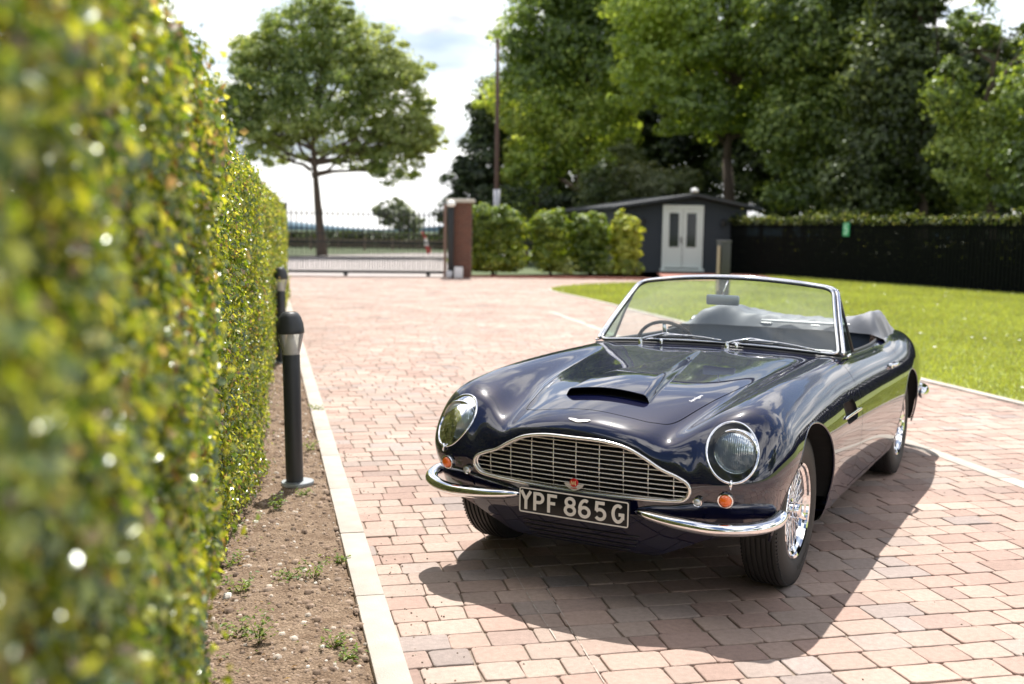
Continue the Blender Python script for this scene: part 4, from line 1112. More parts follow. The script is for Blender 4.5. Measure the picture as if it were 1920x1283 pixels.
bark=mat('bark',(.085,.062,.045),.95,var=.35,scale=9,bump=.6,bscale=30)
darkin=mat('hedge_shade',(.016,.018,.009),1.0)  # near-black tone stands for the shade deep inside the hedges
# ---- the clipped hedge on the left
def hedge():
    root=empty('clipped_hedge',(hx(3),3,0)); tag(root,'tall clipped hedge of small glossy leaves running along the left side, blurred close up','hedge')
    rng=np.random.default_rng(2); B=np.array([hx(3),3,0.])
    e=np.array([-.2,1,0]); e/=np.linalg.norm(e); nrm=np.array([e[1],-e[0],0])
    bands=[(-1.6,.3,3600,.036),(.3,2.9,10500,.028),(2.9,6.5,6600,.030),(6.5,11,4300,.032),(11,17,2600,.040),(17,24.6,1700,.05)]
    Ps=[];Ns=[];S=[]
    HT=lambda y:1.975+.0*y
    OF=lambda y:.085*np.clip((2.75-y)/.3,0,1)**.6
    for y0,y1,dens,sz in bands:
        L_=(y1-y0)*1.02; n=int(L_*1.97*dens*(1.0)); y=rng.uniform(y0,y1,n); H0=HT(y); z=rng.uniform(.03,1,n)*H0
        if y0<0: pass
        P=np.stack([hx(y),y,z],1)
        taper=-.05*np.clip(1-z/1.0,0,1)*(y<4.6)
        lump=.045*vnoise(P,2.2,1)+.035*vnoise(P,6,2)+.055*np.minimum(vnoise(P,15,3),.25)
        depth=rng.exponential(.095,n); depth=np.minimum(depth,.32)
        bot=np.clip((.40-z)/.40,0,1)*(.15*np.exp(-((y-6.3)/.9)**2)-.10*np.clip((5.2-y)/.8,0,1)+.03*(y>7.5))
        rnd=np.clip((z-(H0-.16))/.16,0,1)**2*.07
        P=P+nrm*(lump-depth+.02+bot*(y>2.9)-rnd+OF(y)+taper)[:,None]
        Ps.append(P); Ns.append(np.tile(nrm*1.0+np.array([0,0,.35]),(n,1))); S.append(np.full(n,sz))
        # stray sprigs
        m=int(n*.035); i=rng.choice(n,m); Q=P[i]+nrm*rng.uniform(.0,.07,m)[:,None]+rng.normal(0,.015,(m,3)); Ps.append(Q); Ns.append(np.tile(nrm,(m,1))); S.append(np.full(m,sz*.9))
        # top
        n2=int(L_*1.0*dens*.55); y=rng.uniform(y0,y1,n2); w=rng.uniform(0,.75,n2); P=np.stack([hx(y),y,HT(y)],1)-nrm*(w-OF(y))[:,None]
        P[:,2]+=.05*vnoise(P,3,4)+.03*vnoise(P,9,5)-rng.exponential(.045,n2)+(rng.random(n2)<.05)*rng.uniform(0,.10,n2)-.10*np.clip(1-w/.10,0,1)**2
        Ps.append(P); Ns.append(np.tile([0,0,1.],(n2,1))+nrm*.3); S.append(np.full(n2,sz))
    # far end cap
    n3=9000; u=rng.uniform(0,.9,n3); P=np.stack([np.full(n3,hx(24.6)),np.full(n3,24.6)+rng.normal(0,.05,n3),rng.uniform(.03,1.97,n3)],1)-nrm*u[:,None]; Ps.append(P); Ns.append(np.tile(e,(n3,1))); S.append(np.full(n3,.05))
    P=np.vstack(Ps); Nn=np.vstack(Ns); S=np.concatenate(S); n=len(P)
    pal=np.array([(.11,.17,.020),(.25,.30,.030),(.40,.42,.05),(.55,.53,.12),(.05,.095,.018),(.25,.15,.075),(.38,.27,.16)]); pr=np.array([.30,.25,.17,.07,.13,.05,.03]); pr/=pr.sum()
    c=pal[rng.choice(7,n,p=pr)]*rng.uniform(.8,1.2,(n,1))
    leaves('foliage',P-B,Nn,S,c,LM['hedge'],root,aspect=.58,fold=.3,rng=rng,jit=.85)
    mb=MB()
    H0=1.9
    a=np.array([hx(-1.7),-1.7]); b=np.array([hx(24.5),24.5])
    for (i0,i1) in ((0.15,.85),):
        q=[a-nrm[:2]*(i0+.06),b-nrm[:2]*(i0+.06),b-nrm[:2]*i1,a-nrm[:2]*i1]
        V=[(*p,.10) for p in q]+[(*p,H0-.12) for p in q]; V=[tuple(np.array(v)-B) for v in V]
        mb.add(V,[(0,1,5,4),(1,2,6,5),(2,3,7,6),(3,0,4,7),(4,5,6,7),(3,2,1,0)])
    mb.build('inner_shade',darkin,root,smooth=False)  # plain dark box behind the leaves, painted as the hedge's inner shade
    mb=MB(); y=-.5
    while y<24:
        for k in range(3):
            yy=y+rng.uniform(-.1,.1); x=hx(yy)-rng.uniform(.24,.38); p=np.array([x,yy,-.02])-B; pts=[p]
            for s_ in range(6): p=p+np.array([rng.normal(0,.014),rng.normal(0,.04),.25]); pts.append(p.copy())
            mb.tube(pts,[.013,.011,.009,.008,.006,.005,.003],5)
        y+=.33
    mb.build('stems',bark,root)
hedge()
# ---- trees
def tree(name,label,base,trunk_h,r0,blobs,nleaf,lsize,pal,mt,group=None,lean=(0,0),limbs=True,seed=0,cat='tree',droop=.25,cs=1.0):
    """blobs: list of (dx,dy,z,rx,ry,rz) foliage masses; leaves sit in clumps near their surfaces"""
    rng=np.random.default_rng(seed+100); root=empty(name,(base[0],base[1],0)); tag(root,label,cat,group)
    vol=np.array([b[3]*b[4]+b[3]*b[5] for b in blobs],float); P=[];Nn=[];centers=[]
    for b,vv in zip(blobs,vol/vol.sum()):
        c=np.array(b[:3]); rr=np.array(b[3:6]); ncl=max(12,int(vv*nleaf/85))
        d=rng.normal(0,1,(ncl,3)); d/=np.linalg.norm(d,axis=1)[:,None]; rad=rng.uniform(.45,1.0,ncl)**.6
        cc=c+d*rr*rad[:,None]; cc+=rng.normal(0,.12,(ncl,3))*rr
        csz=rr.mean()*rng.uniform(.16,.40,ncl)*cs
        k=int(vv*nleaf/ncl)+1
        q=rng.normal(0,1,(ncl,k,3)); q/=np.linalg.norm(q,axis=2)[:,:,None]; q=q*(rng.random((ncl,k,1))**.45)*np.array([1.15,1.15,.62])
        pts=cc[:,None,:]+q*csz[:,None,None]; P.append(pts.reshape(-1,3)); Nn.append((q+d[:,None,:]*.5+np.array([0,0,.5])).reshape(-1,3)); centers.append(cc)
        m2=int(vv*nleaf*.22); q2=rng.normal(0,1,(m2,3)); q2/=np.linalg.norm(q2,axis=1)[:,None]; P.append(c+q2*rr*(rng.random((m2,1))**.4)*1.04); Nn.append(q2+np.array([0,0,.4]))
    P=np.vstack(P); Nn=np.vstack(Nn); ok=P[:,2]>.15; P=P[ok]; Nn=Nn[ok]; n=len(P)
    pal=np.array(pal); big=vnoise(P,.55,seed)*.5+.5
    idx=np.clip((big+rng.normal(0,.22,n))*len(pal),0,len(pal)-1).astype(int); c=pal[idx]*rng.uniform(.8,1.2,(n,1))
    leaves('crown',P,Nn,np.full(n,lsize),c,mt,root,aspect=.7,fold=.2,rng=rng,jit=.7,droop=droop)
    mb=MB(); lx_,ly_=lean
    top=np.array([lx_,ly_,trunk_h]); pts=[np.array([0,0,-.1]),np.array([lx_*.2,ly_*.2,trunk_h*.25]),np.array([lx_*.6,ly_*.6,trunk_h*.6]),top]
    mb.tube(pts,[r0*1.15,r0*.9,r0*.75,r0*.55],12)
    if limbs:
        C=np.vstack(centers); zt=max(b[2] for b in blobs)-.4; axis_=lambda z:np.array([top[0]+.25*math.sin(z*.9),top[1],z])
        if zt>trunk_h+1: mb.tube([top-np.array([0,0,.2])]+[axis_(trunk_h+(zt-trunk_h)*q) for q in (.2,.4,.6,.8,1.0)],[r0*.55,r0*.48,r0*.38,r0*.28,r0*.18,r0*.06],8)
        for b in blobs:
            c=np.array(b[:3]); 
            if c[2]<trunk_h: continue
            st_=axis_(max(trunk_h-.2,min(zt-.3,trunk_h+.55*(c[2]-trunk_h)-.5))) if zt>trunk_h+1 else top; mid=st_*.45+c*.55+rng.normal(0,.22,3); mb.tube([st_,st_*.75+c*.25+rng.normal(0,.12,3),mid,c],[r0*.42,r0*.33,r0*.22,r0*.10],8)
            sel=C[np.argsort(((C-c)**2).sum(1))[:26]]; sel=sel[rng.permutation(len(sel))[:7]]
            for t in sel:
                mb.tube([mid,mid*.5+t*.5+rng.normal(0,.2,3),t],[r0*.2,r0*.12,r0*.04],5)
    mb.build('trunk',bark,root)
    return root
LIME=[(.085,.14,.035),(.14,.205,.05),(.20,.27,.07),(.29,.35,.11),(.38,.43,.17)]
BRIGHT=[(.10,.155,.032),(.16,.24,.045),(.25,.345,.06),(.36,.45,.09),(.47,.53,.13)]
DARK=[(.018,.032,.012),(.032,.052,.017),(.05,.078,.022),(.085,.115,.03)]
MID=[(.07,.11,.025),(.12,.18,.035),(.20,.27,.05),(.32,.39,.09)]
PALE=[(.10,.13,.05),(.16,.19,.085),(.24,.26,.14)]
def W(u,y,v=None):   # photo column and distance -> place on the ground
    return ((u-960)/1990*y,y)
def Z(v,y): return 1.529+(437-v)/1990*y
x,y=W(602,62)
tree('broadleaf_tree','large round-crowned tree standing alone beyond the metal gate',(x,y),4.6,.30,
 [(4.4,0,5.4,1.8,1.6,1.3),(2.2,0,5.6,1.5,1.4,.8),(-2.9,0,6.0,1.7,1.6,.9),(-4.6,0,6.9,1.4,1.3,1.2),(-4.4,0,8.6,1.7,1.5,1.6),(5.0,0,7.6,1.8,1.6,1.7),(4.4,0,10.6,1.8,1.6,1.5),(-3.6,0,11.2,1.7,1.6,1.5),(.2,0,9.4,3.6,3.2,3.2),(-3.2,0,9.6,2.8,2.4,2.5),(3.6,0,9.4,2.6,2.4,2.7),(0,0,12.6,3.2,2.6,2.2),(-1.8,.5,11.9,2.4,2,2.0),(2.4,0,11.4,2.8,2,2.0),(-2.6,0,7.1,2.2,1.8,1.0),(4.6,0,6.9,2.0,1.8,1.1),(2.2,0,6.6,1.6,1.6,.8),(6.2,.5,6.6,1.2,1.2,.8),(-4.9,0,8.2,1.3,1.2,1.5),(.3,0,14.0,1.6,1.4,.9)],
 66000,.20,LIME,LM['tree'],lean=(-.35,0),seed=1,cs=.78)
x,y=W(745,118); tree('small_tree','small rounded tree far off beyond the road',(x,y),1.2,.2,[(0,0,3.0,2.3,2,1.6),(-1.8,0,3.6,1.2,1,1.0),(1.5,0,2.2,1.5,1.3,1.4),(-.3,0,4.4,1.3,1,.7)],5000,.30,[(.10,.13,.07),(.14,.17,.09)],LM['tree'],seed=2)
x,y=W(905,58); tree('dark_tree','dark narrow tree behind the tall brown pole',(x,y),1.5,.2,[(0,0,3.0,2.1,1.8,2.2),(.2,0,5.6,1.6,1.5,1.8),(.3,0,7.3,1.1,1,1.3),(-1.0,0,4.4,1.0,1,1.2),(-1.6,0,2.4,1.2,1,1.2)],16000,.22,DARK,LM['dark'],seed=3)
WOOD='trees of the wood behind the shed and fence'
x,y=W(1085,57); tree('woodland_tree','bright yellow-green tree at the left edge of the wood, right of the pole',(x,y),3.0,.35,[(-2.2,0,12.0,2.6,2.2,2.4),(-2.6,-.5,8.6,2.4,2,2.3),(.8,-.5,10.8,3.0,2.2,2.8),(.2,-.6,7.0,2.8,2,1.9),(-2.6,0,5.2,1.7,1.6,1.6),(.5,0,14.2,3.2,2.4,1.8),(-1.2,0,15.6,2.0,2,1.2),(-3.3,0,3.2,1.2,1.1,1.6)],52000,.24,BRIGHT,LM['tree'],WOOD,seed=4)
x,y=W(1372,52); tree('woodland_tree','broad tree with a forked trunk rising right behind the shed',(x,y),5.2,.38,[(-3.6,-.5,9.4,2.6,2,2.2),(-1.0,-.8,11.6,3.0,2.2,2.2),(-1.8,-.6,7.6,2.2,1.8,1.2),(2.0,-.5,10.4,2.6,2,2.4),(1.5,0,7.4,2.2,1.8,1.6),(-3.8,0,12.8,2.6,2.2,2.0),(1.0,0,14.0,3.2,2.2,1.8),(3.6,0,12.6,2.2,2,2.0),(-.8,.6,15.4,2.6,2,1.2)],52000,.24,BRIGHT[:4],LM['tree'],WOOD,lean=(-.5,0),seed=5)
x,y=W(1560,47); tree('woodland_tree','dense mid-green tree behind the green sign on the fence',(x,y),3.4,.32,[(-1.4,0,6.4,2.4,1.8,2.2),(1.2,0,8.2,2.2,2,2.4),(-1.6,0,10.4,2.4,2,2.2),(1.4,0,12.0,2.4,2,1.8),(0,0,3.9,2.6,1.8,1.6),(2.4,0,5.2,1.6,1.5,1.8)],44000,.22,MID,LM['dark'],WOOD,seed=6)
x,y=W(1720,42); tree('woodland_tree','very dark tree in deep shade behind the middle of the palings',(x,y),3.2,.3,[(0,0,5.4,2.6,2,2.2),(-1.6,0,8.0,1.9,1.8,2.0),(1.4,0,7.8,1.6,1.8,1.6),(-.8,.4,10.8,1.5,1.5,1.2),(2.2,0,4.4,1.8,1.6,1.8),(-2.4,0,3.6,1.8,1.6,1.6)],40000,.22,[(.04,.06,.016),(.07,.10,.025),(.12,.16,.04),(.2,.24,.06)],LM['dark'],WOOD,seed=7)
x,y=W(1860,37); tree('woodland_tree','thin-leaved tree with bare dark branches at the far right',(x,y),5.6,.2,[(-.4,0,4.4,2.0,1.6,1.7),(.9,0,6.2,1.5,1.4,1.2),(-1.1,0,8.8,.9,.8,.8),(1.2,0,8.2,.9,.9,.9),(-2.0,0,6.4,.9,1,1.2)],16000,.16,MID,LM['dark'],WOOD,lean=(-.5,0),seed=8)
x,y=W(1990,33); tree('woodland_tree','mid-green tree half outside the right edge of the view',(x,y),3,.25,[(0,0,4.0,2.2,2,2.0),(-.6,0,6.2,1.7,1.5,1.3),(1,0,7,2,2,2)],16000,.2,MID,LM['dark'],WOOD,seed=9)
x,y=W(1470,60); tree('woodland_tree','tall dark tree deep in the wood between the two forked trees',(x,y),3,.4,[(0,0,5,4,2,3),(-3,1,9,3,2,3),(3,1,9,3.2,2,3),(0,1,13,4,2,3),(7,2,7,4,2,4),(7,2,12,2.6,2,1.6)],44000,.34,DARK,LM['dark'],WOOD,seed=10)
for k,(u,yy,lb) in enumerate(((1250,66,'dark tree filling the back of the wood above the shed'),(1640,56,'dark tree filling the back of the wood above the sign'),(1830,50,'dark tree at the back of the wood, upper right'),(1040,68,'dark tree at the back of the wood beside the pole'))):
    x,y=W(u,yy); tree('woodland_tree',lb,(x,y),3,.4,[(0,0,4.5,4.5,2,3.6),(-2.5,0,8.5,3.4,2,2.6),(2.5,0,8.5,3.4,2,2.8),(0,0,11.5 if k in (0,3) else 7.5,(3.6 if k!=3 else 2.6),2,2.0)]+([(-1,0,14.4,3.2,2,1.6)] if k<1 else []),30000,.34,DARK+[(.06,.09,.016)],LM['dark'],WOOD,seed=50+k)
x,y=W(1240,50); tree('pale_shrub','pale grey-green shrub above the shed roof',(x,y),1.5,.12,[(0,0,3.6,1.6,1.2,1.1),(-.9,0,4.3,.9,.8,.7),(.9,0,4.0,.9,.8,.7)],7000,.14,PALE,LM['tree'],seed=11,cat='shrub')
x,y=W(1160,51); tree('pale_shrub','olive shrub left of the shed roof ridge',(x,y),1.5,.12,[(0,0,4.0,1.3,1.1,1.5),(-1.2,0,3.4,1.2,1,1.1),(.2,0,5.4,.7,.7,.6)],7000,.14,[(.07,.10,.03),(.11,.145,.045),(.15,.18,.07)],LM['tree'],seed=12,cat='shrub')
x,y=W(1112,49); tree('conifer','narrow dark conifer just left of the shed',(x,y),1.0,.12,[(0,0,2.4,.9,.8,1.6),(0,0,4.0,.6,.6,1.2)],5000,.12,DARK,LM['dark'],seed=13)
x,y=W(985,52); tree('dark_bush','dark leafy bush in the shade behind the laurel row',(x,y),1.0,.12,[(0,0,2.2,2.2,1,1.5),(2.5,0,2.2,2,1,1.4)],7000,.16,DARK,LM['dark'],seed=14,cat='bush')
# trees behind the photographer, seen only in the paint and chrome
BEH='trees behind the viewpoint'
t0=tree('garden_tree','leafy garden tree standing behind the viewpoint',(-9,-16),3,.35,[(0,0,6,3.4,3.2,2.6),(2.4,0,8,2.4,2.2,2.0),(-2.2,0,7.6,2.6,2.2,2.0)],7000,.34,MID,LM['dark'],BEH,seed=15)
for p in ((2,-19),(13,-14),(22,-3)):
    c=copy_tree(t0); c.location=(p[0],p[1],0); c.rotation_euler=(0,0,random.uniform(0,6))
# ---- row of rounded laurel clumps beside the brick pillar
CL='clipped leafy clumps in the row beside the pillar'
cl=[(922,1.15,2.35,'broad clump of the clipped row, next to the brick pillar'),(1030,.66,2.30,'second clump of the clipped row, right of the broad one'),(1103,.66,2.22,'third clump of the clipped row with bright top leaves'),(1168,.46,2.18,'last narrow clump of the clipped row, in front of the shed')]
for i,(u,w,h,lb) in enumerate(cl):
    x,y=W(u,36.8+.12*i); tree('clipped_shrub',lb,(x,y),.5,.06,[(0,0,h*.34,w,.6,h*.38),(0,0,h*.70,w*1.0,.6,h*.30),(-w*.4,0,h*.80,w*.6,.5,h*.20),(w*.4,0,h*.76,w*.6,.5,h*.22)],24000 if w>1 else 15000,.10,[(.10,.16,.018),(.20,.28,.022),(.34,.40,.035),(.46,.48,.07)],LM['tree'],CL,limbs=False,seed=20+i,cat='shrub')
# ---- low border plants at the feet of the clumps
for i,(u,lb) in enumerate(((1062,'small light green plant at the foot of the clumps, left'),(1135,'small light green plant at the foot of the clumps, middle'),(1180,'small light green plant at the foot of the clumps, right'))):
    x,y=W(u,36.0); tree('border_plant',lb,(x,y),.2,.02,[(0,0,.35,.42,.3,.32)],900,.07,[(.16,.22,.03),(.28,.32,.08)],LM['tree'],'border plants under the clumps',limbs=False,seed=40+i,cat='plant')
# ---- weeds in the soil bed
WEED=[(485,1205,.13,'upright small weed with notched leaves nearest the viewer, left in the bed'),(628,1212,.06,'flat grassy weed in the lower bed near the kerb'),(588,1082,.08,'low spreading weed in the middle of the soil bed'),(520,960,.09,'weed tuft just below the foot of the near bollard'),(450,1190,.07,'thin weed at the hedge foot, left of the upright one'),(655,1232,.035,'tiny seedling close to the kerb, bottom'),(580,845,.07,'weed beside the near bollard towards the kerb'),(592,770,.07,'weed close to the kerb behind the near bollard'),(640,1050,.035,'tiny seedling by the kerb in the middle'),(545,1085,.05,'small yellow-green weed left of the spreading one'),(450,1110,.08,'sprawling weed at the hedge edge'),(570,930,.045,'low weed in front of the near bollard'),(430,1060,.08,'leafy weed under the hedge, middle')]
def gpt(u,v):
    dx,dy=u-960,v-641.5; c,s=math.cos(-.015),math.sin(-.015); dx,dy=dx*c-dy*s,dx*s+dy*c
    cp,sp=math.cos(.1037),math.sin(.1037); yy=cp-dy/1990*sp; zz=-sp-dy/1990*cp; t=-1.529/zz; return dx/1990*t,yy*t
for i,(u,v,h,lb) in enumerate(WEED):
    x,y=gpt(u,v); rng=np.random.default_rng(60+i); r=empty('weed',(x,y,bedz(x,y))); tag(r,lb,'weed','weeds growing in the soil bed')
    n=int(44+h*300); P=[];Nn=[]
    st=MB(); ns=5 if h<.1 else 4
    for k in range(ns):
        a=k*2.4+rng.uniform(0,1); rad=h*(.9 if h<.09 else .35); tip_=np.array([math.cos(a)*rad,math.sin(a)*rad,h*rng.uniform(.5,1.0)]); mid=tip_*np.array([.4,.4,.6])
        st.tube([(0,0,-.005),mid,tip_],[.0016,.0013,.0008],5)
        for q in range(n//ns):
            t=rng.uniform(.25,1.05); p=(tip_*t if t>.5 else mid*t*1.6)+rng.normal(0,.012,3); p[2]=max(p[2],.004); P.append(p); Nn.append((0,0,1))
    st.build('stem',mat('weed_stem',(.12,.16,.04),.7) if 'weed_stem' not in bpy.data.materials else bpy.data.materials['weed_stem'],r)
    n=len(P); leaves('foliage',np.array(P),np.array(Nn,float),np.full(n,.022),np.array([(.14,.21,.03),(.22,.28,.05),(.10,.16,.03)])[rng.choice(3,n)],LM['weed'],r,aspect=.5,fold=.2,rng=rng,jit=.6)

# dry leaf litter along the hedge foot
rng=np.random.default_rng(88); n=900; y=2.8+rng.random(n)**1.4*12; x=hx(y)+rng.exponential(.16,n)-.05; P=np.array([(a,b,bedz(a,b)+.012) for a,b in zip(x,y)]); k=(x<kx(y)-.14); P=P[k]; n=len(P)
o=leaves('leaf_litter',P,np.tile([0,0,1.],(n,1)),np.full(n,.022),np.array([(.20,.12,.06),(.30,.20,.11),(.12,.075,.04),(.16,.19,.05)])[rng.choice(4,n)],LM['weed'],None,rng=rng,jit=.45); tag(o,'dry fallen leaves scattered along the foot of the hedge','leaf litter',kind='stuff')
# ================================================================== BOLLARDS
B={}
B['post']=mat('anthracite_powder_coat',(.028,.031,.034),.42,var=.12,scale=30,bump=.05,bscale=300)
B['lens']=glass_mat('clear_acrylic',(.93,.95,.95),haze=.30,hazecol=(.85,.84,.8),f0=1.45)
B['white']=mat('lamp_cone_white',(.78,.76,.72),.45)
B['flange']=mat('galvanised_flange',(.32,.34,.35),.4,Metallic=.6,var=.15,scale=20)
def bollard(loc,tilt,label):
    r=empty('bollard_light',loc); r.rotation_euler=tilt; tag(r,label,'bollard light','black bollard lights along the hedge')
    MB().lathe([(.052,0),(.052,.775),(.050,.782),(.040,.784)],40).build('post',B['post'],r,angle=40)
    MB().lathe([(0,.012),(.095,.012),(.098,.008),(.098,-.01)],40,c=(.018,-.004,0)).build('base_flange',B['flange'],r,angle=40)
    MB().lathe([(.050,.780),(.054,.80),(.066,.85),(.077,.90),(.0785,.918)],40).build('clear_lens',B['lens'],r)
    MB().lathe([(.044,.784),(.040,.80),(.024,.87),(.016,.905),(0,.912)],28).build('reflector_cone',B['white'],r)
    MB().lathe([(.0,.916),(.070,.914),(.080,.908),(.0825,.913),(.082,.925),(.0765,.965),(.064,1.005),(.048,1.028),(.038,1.034),(.036,1.030),(0,1.030)],44).build('dome_cap',B['post'],r,angle=50)
    return r
b1=bollard((-1.30,6.29,.0),(R(.3),R(-1.2),0),'nearest slim dark bollard light with a domed cap, standing in the soil bed')
b2=copy_tree(b1); b2.scale=(1.04,1.04,1.05); b2.location=(-2.64,12.05,0); b2.rotation_euler=(0,0,1); b2['label']='second bollard light, half hidden behind the nearest one beside the hedge'
# ================================================================== GATE, PILLAR, POLE
K={}
K['iron']=mat('black_iron',(.014,.015,.016),.45)
K['brick']=None
def brick_mat():
    m,nt,b=new_mat('pillar_brick'); pset(b,Roughness=.9); N=nt.nodes.new; L=nt.links.new
    tc=N('ShaderNodeTexCoord'); mp=N('ShaderNodeMapping'); mp.inputs['Rotation'].default_value=(R(90),0,0); L(tc.outputs['Object'],mp.inputs[0])
    br=N('ShaderNodeTexBrick'); br.inputs['Color1'].default_value=(.15,.046,.026,1); br.inputs['Color2'].default_value=(.105,.032,.02,1); br.inputs['Mortar'].default_value=(.16,.13,.10,1); br.inputs['Scale'].default_value=1; br.inputs['Brick Width'].default_value=.225; br.inputs['Row Height'].default_value=.075; br.inputs['Mortar Size'].default_value=.010
    L(mp.outputs[0],br.inputs['Vector']); L(br.outputs['Color'],b.inputs['Base Color']); return m
K['brick']=brick_mat(); K['stone']=mat('coping_stone',(.50,.47,.41),.85,var=.1,scale=10)
def Y(u,v,y): return ((u-960)/1990*y, 1.529+(437+.015*(u-960)-v)/1990*y)
gy0,gy1=34.4,35.3
root=empty('sliding_gate',(-4.9,34.85,0)); tag(root,'wide black metal sliding gate of thin upright bars across the drive','gate')
ga=np.array([-7.35,34.45]); gb_=np.array([-2.30,35.25]); gd=gb_-ga; L_=np.linalg.norm(gd); gd/=L_; rz=math.atan2(gd[1],gd[0]); O=np.array([-4.9,34.85])
def gp(t,z): p=ga+gd*t-O; return (p[0],p[1],z)
for z,h in ((.14,.09),(.62,.04),(1.12,.05),(1.38,.04),(2.02,.03)):
    c=gp(L_/2,z); MB().box(c,(L_,.05,h),rz=rz).build('rail',K['iron'],root,smooth=False)
nb=int(L_/.16)
for i in range(nb+1):
    t=i*L_/nb; MB().box(gp(t,1.14),(.036,.026,2.06),rz=rz).build('bar',K['iron'],root,smooth=False)
for i in range(nb):
    t=(i+.5)*L_/nb; MB().box(gp(t,.66),(.030,.022,.98),rz=rz).build('dog_bar',K['iron'],root,smooth=False)
for t in (1.9,4.6):
    c=gp(t,.075); m_=MB().lathe([(0,-.03),(.07,-.03),(.07,.03),(0,.03)],20,c=c,axis='y'); m_.build('wheel',K['iron'],root,angle=30)
c=((ga+gb_)/2); struct(MB().box((c[0],c[1]-.02,.006),(L_+.6,.10,.016),rz=rz).build('gate_track',mat('track_steel',(.30,.29,.28),.5,Metallic=.5),smooth=False))
def post(name,label,x,y,w,h,cap=None,m=None,cat='gate post'):
    r=empty(name,(x,y,0)); tag(r,label,cat); MB().box((0,0,h/2),(w,w,h),bev=.008).build('shaft',m or K['iron'],r,angle=30)
    MB().box((0,0,h+.015),(w*1.15,w*1.15,.03),bev=.008).build('cap',m or K['iron'],r,angle=30); return r
x,z=Y(532,395,33.9); post('gate_post','black square gate post at the far end of the hedge',x,33.9,.16,2.3)
x,z=Y(843,400,34.6); gpst=post('gate_post','black square gate post against the brick pillar',x,34.6,.20,2.25)
x,z=Y(843,390,34.5); r=empty('gate_lamp',(x,34.5,2.27)); tag(r,'small white globe lamp on top of the gate post by the pillar','lamp')
MB().lathe([(0,.23),(.07,.22),(.13,.17),(.15,.11),(.13,.05),(.06,.02)],24).build('globe',mat('white_globe',(.85,.85,.82),.3),r); MB().lathe([(.06,.03),(.07,0),(0,0)],16).build('lamp_base',K['iron'],r,angle=40)
x,z=Y(861,373,35.0); r=empty('brick_pillar',(x,35.1,0)); tag(r,'red brick gate pillar with a flat pale coping stone','pillar')
MB().box((0,0,1.22),(.72,.72,2.44)).build('shaft',K['brick'],r,smooth=False); MB().box((0,0,2.50),(.92,.92,.12),bev=.02).build('coping',K['stone'],r,angle=30)
x,z=Y(833,400,34.9); r=post('catch_post','slim pinkish-brown post at the closing edge of the gate',x,34.75,.10,2.35,m=mat('pinkish_brown',(.26,.17,.13),.8,var=.2,scale=10))  # slim square post in a pinkish-brown tone
x,z=Y(858,510,34.3); r=empty('gate_motor',(x,34.3,0)); tag(r,'small white gate motor housing at the foot of the pillar','gate motor')
MB().box((0,0,.19),(.28,.24,.36),bev=.03).build('housing',mat('motor_white',(.7,.7,.7),.5),r,angle=30); MB().box((-.3,0,.13),(.2,.2,.22),bev=.04).build('cover',mat('motor_grey',(.55,.56,.58),.5),r,angle=30)
x,y=W(928,41); r=empty('tall_pole',(x,y,0)); tag(r,'tall thin brown pole rising behind the clipped clumps','pole')
MB().tube([(0,0,0),(-.02,0,4.2),(-.05,0,8.75)],[.10,.085,.06],12).build('shaft',mat('pole_brown',(.075,.040,.030),.75,var=.2,scale=8),r); MB().tube([(0,-.02,2.0),(-.01,-.02,3.12)],.125,12).build('sleeve',mat('pole_sleeve',(.42,.42,.46),.5),r)
# red edging strip and patch of brick in front of the clumps and the shed
sheetpoly('path',[(-2.2,35.15),(4.3,35.35),(6.8,35.6),(9.6,38.6),(9.3,41.5),(5.6,41.5),(5.2,36.3),(-2.2,36.2)],.012,G['redbrick'])
struct(MB().box((1.1,35.22,.03),(6.6,.11,.09),rz=.03).build('kerb',G['redbrick'],smooth=False))
# ================================================================== SHED
S_={}
def cladding():
    m,nt,b=new_mat('dark_cladding'); pset(b,Roughness=.7,Base_Color=(.020,.027,.035)); N=nt.nodes.new; L=nt.links.new
    tc=N('ShaderNodeTexCoord'); sp=N('ShaderNodeSeparateXYZ'); L(tc.outputs['Object'],sp.inputs[0]); ml=N('ShaderNodeMath'); ml.operation='MULTIPLY'; ml.inputs[1].default_value=6.2; L(sp.outputs['Z'],ml.inputs[0]); fr=N('ShaderNodeMath'); fr.operation='FRACT'; L(ml.outputs[0],fr.inputs[0])
    bp=N('ShaderNodeBump'); bp.inputs['Strength'].default_value=1; bp.inputs['Distance'].default_value=.03; bp.invert=True; L(fr.outputs[0],bp.inputs['Height']); L(bp.outputs['Normal'],b.inputs['Normal']); return m
S_['wall']=cladding(); S_['roof']=mat('felt_roof',(.045,.05,.056),.85,var=.2,scale=4); S_['frame']=mat('pale_green_paint',(.66,.72,.69),.45); S_['glass']=mat('dark_pane',(.012,.016,.016),.06,Specular_IOR_Level=.6)
sy=42.5; s0=(4.35,sy); rzs=math.atan(.2)*0
shed=empty('garden_shed',(7.0,sy,0)); tag(shed,'dark boarded garden shed with a low gable roof and white double doors','shed')
ex=np.array([-.2,1.]); ex/=np.linalg.norm(ex)
x0,x1,xp=-2.65,2.28,.10; he,hp=2.52,2.98; D=8.0
def q3(x,d,z): return (x+ex[0]*d,ex[1]*d,z)
MB().add([q3(x0,0,0),q3(x1,0,0),q3(x1,0,he),q3(xp,0,hp),q3(x0,0,he)],[(0,1,2,3,4)]).build('front_wall',S_['wall'],shed,smooth=False)
MB().add([q3(x0,0,0),q3(x0,D,0),q3(x0,D,he),q3(x0,0,he)],[(3,2,1,0)]).build('side_wall',S_['wall'],shed,smooth=False)
MB().add([q3(x1,0,0),q3(x1,D,0),q3(x1,D,he),q3(x1,0,he)],[(0,1,2,3)]).build('side_wall',S_['wall'],shed,smooth=False)
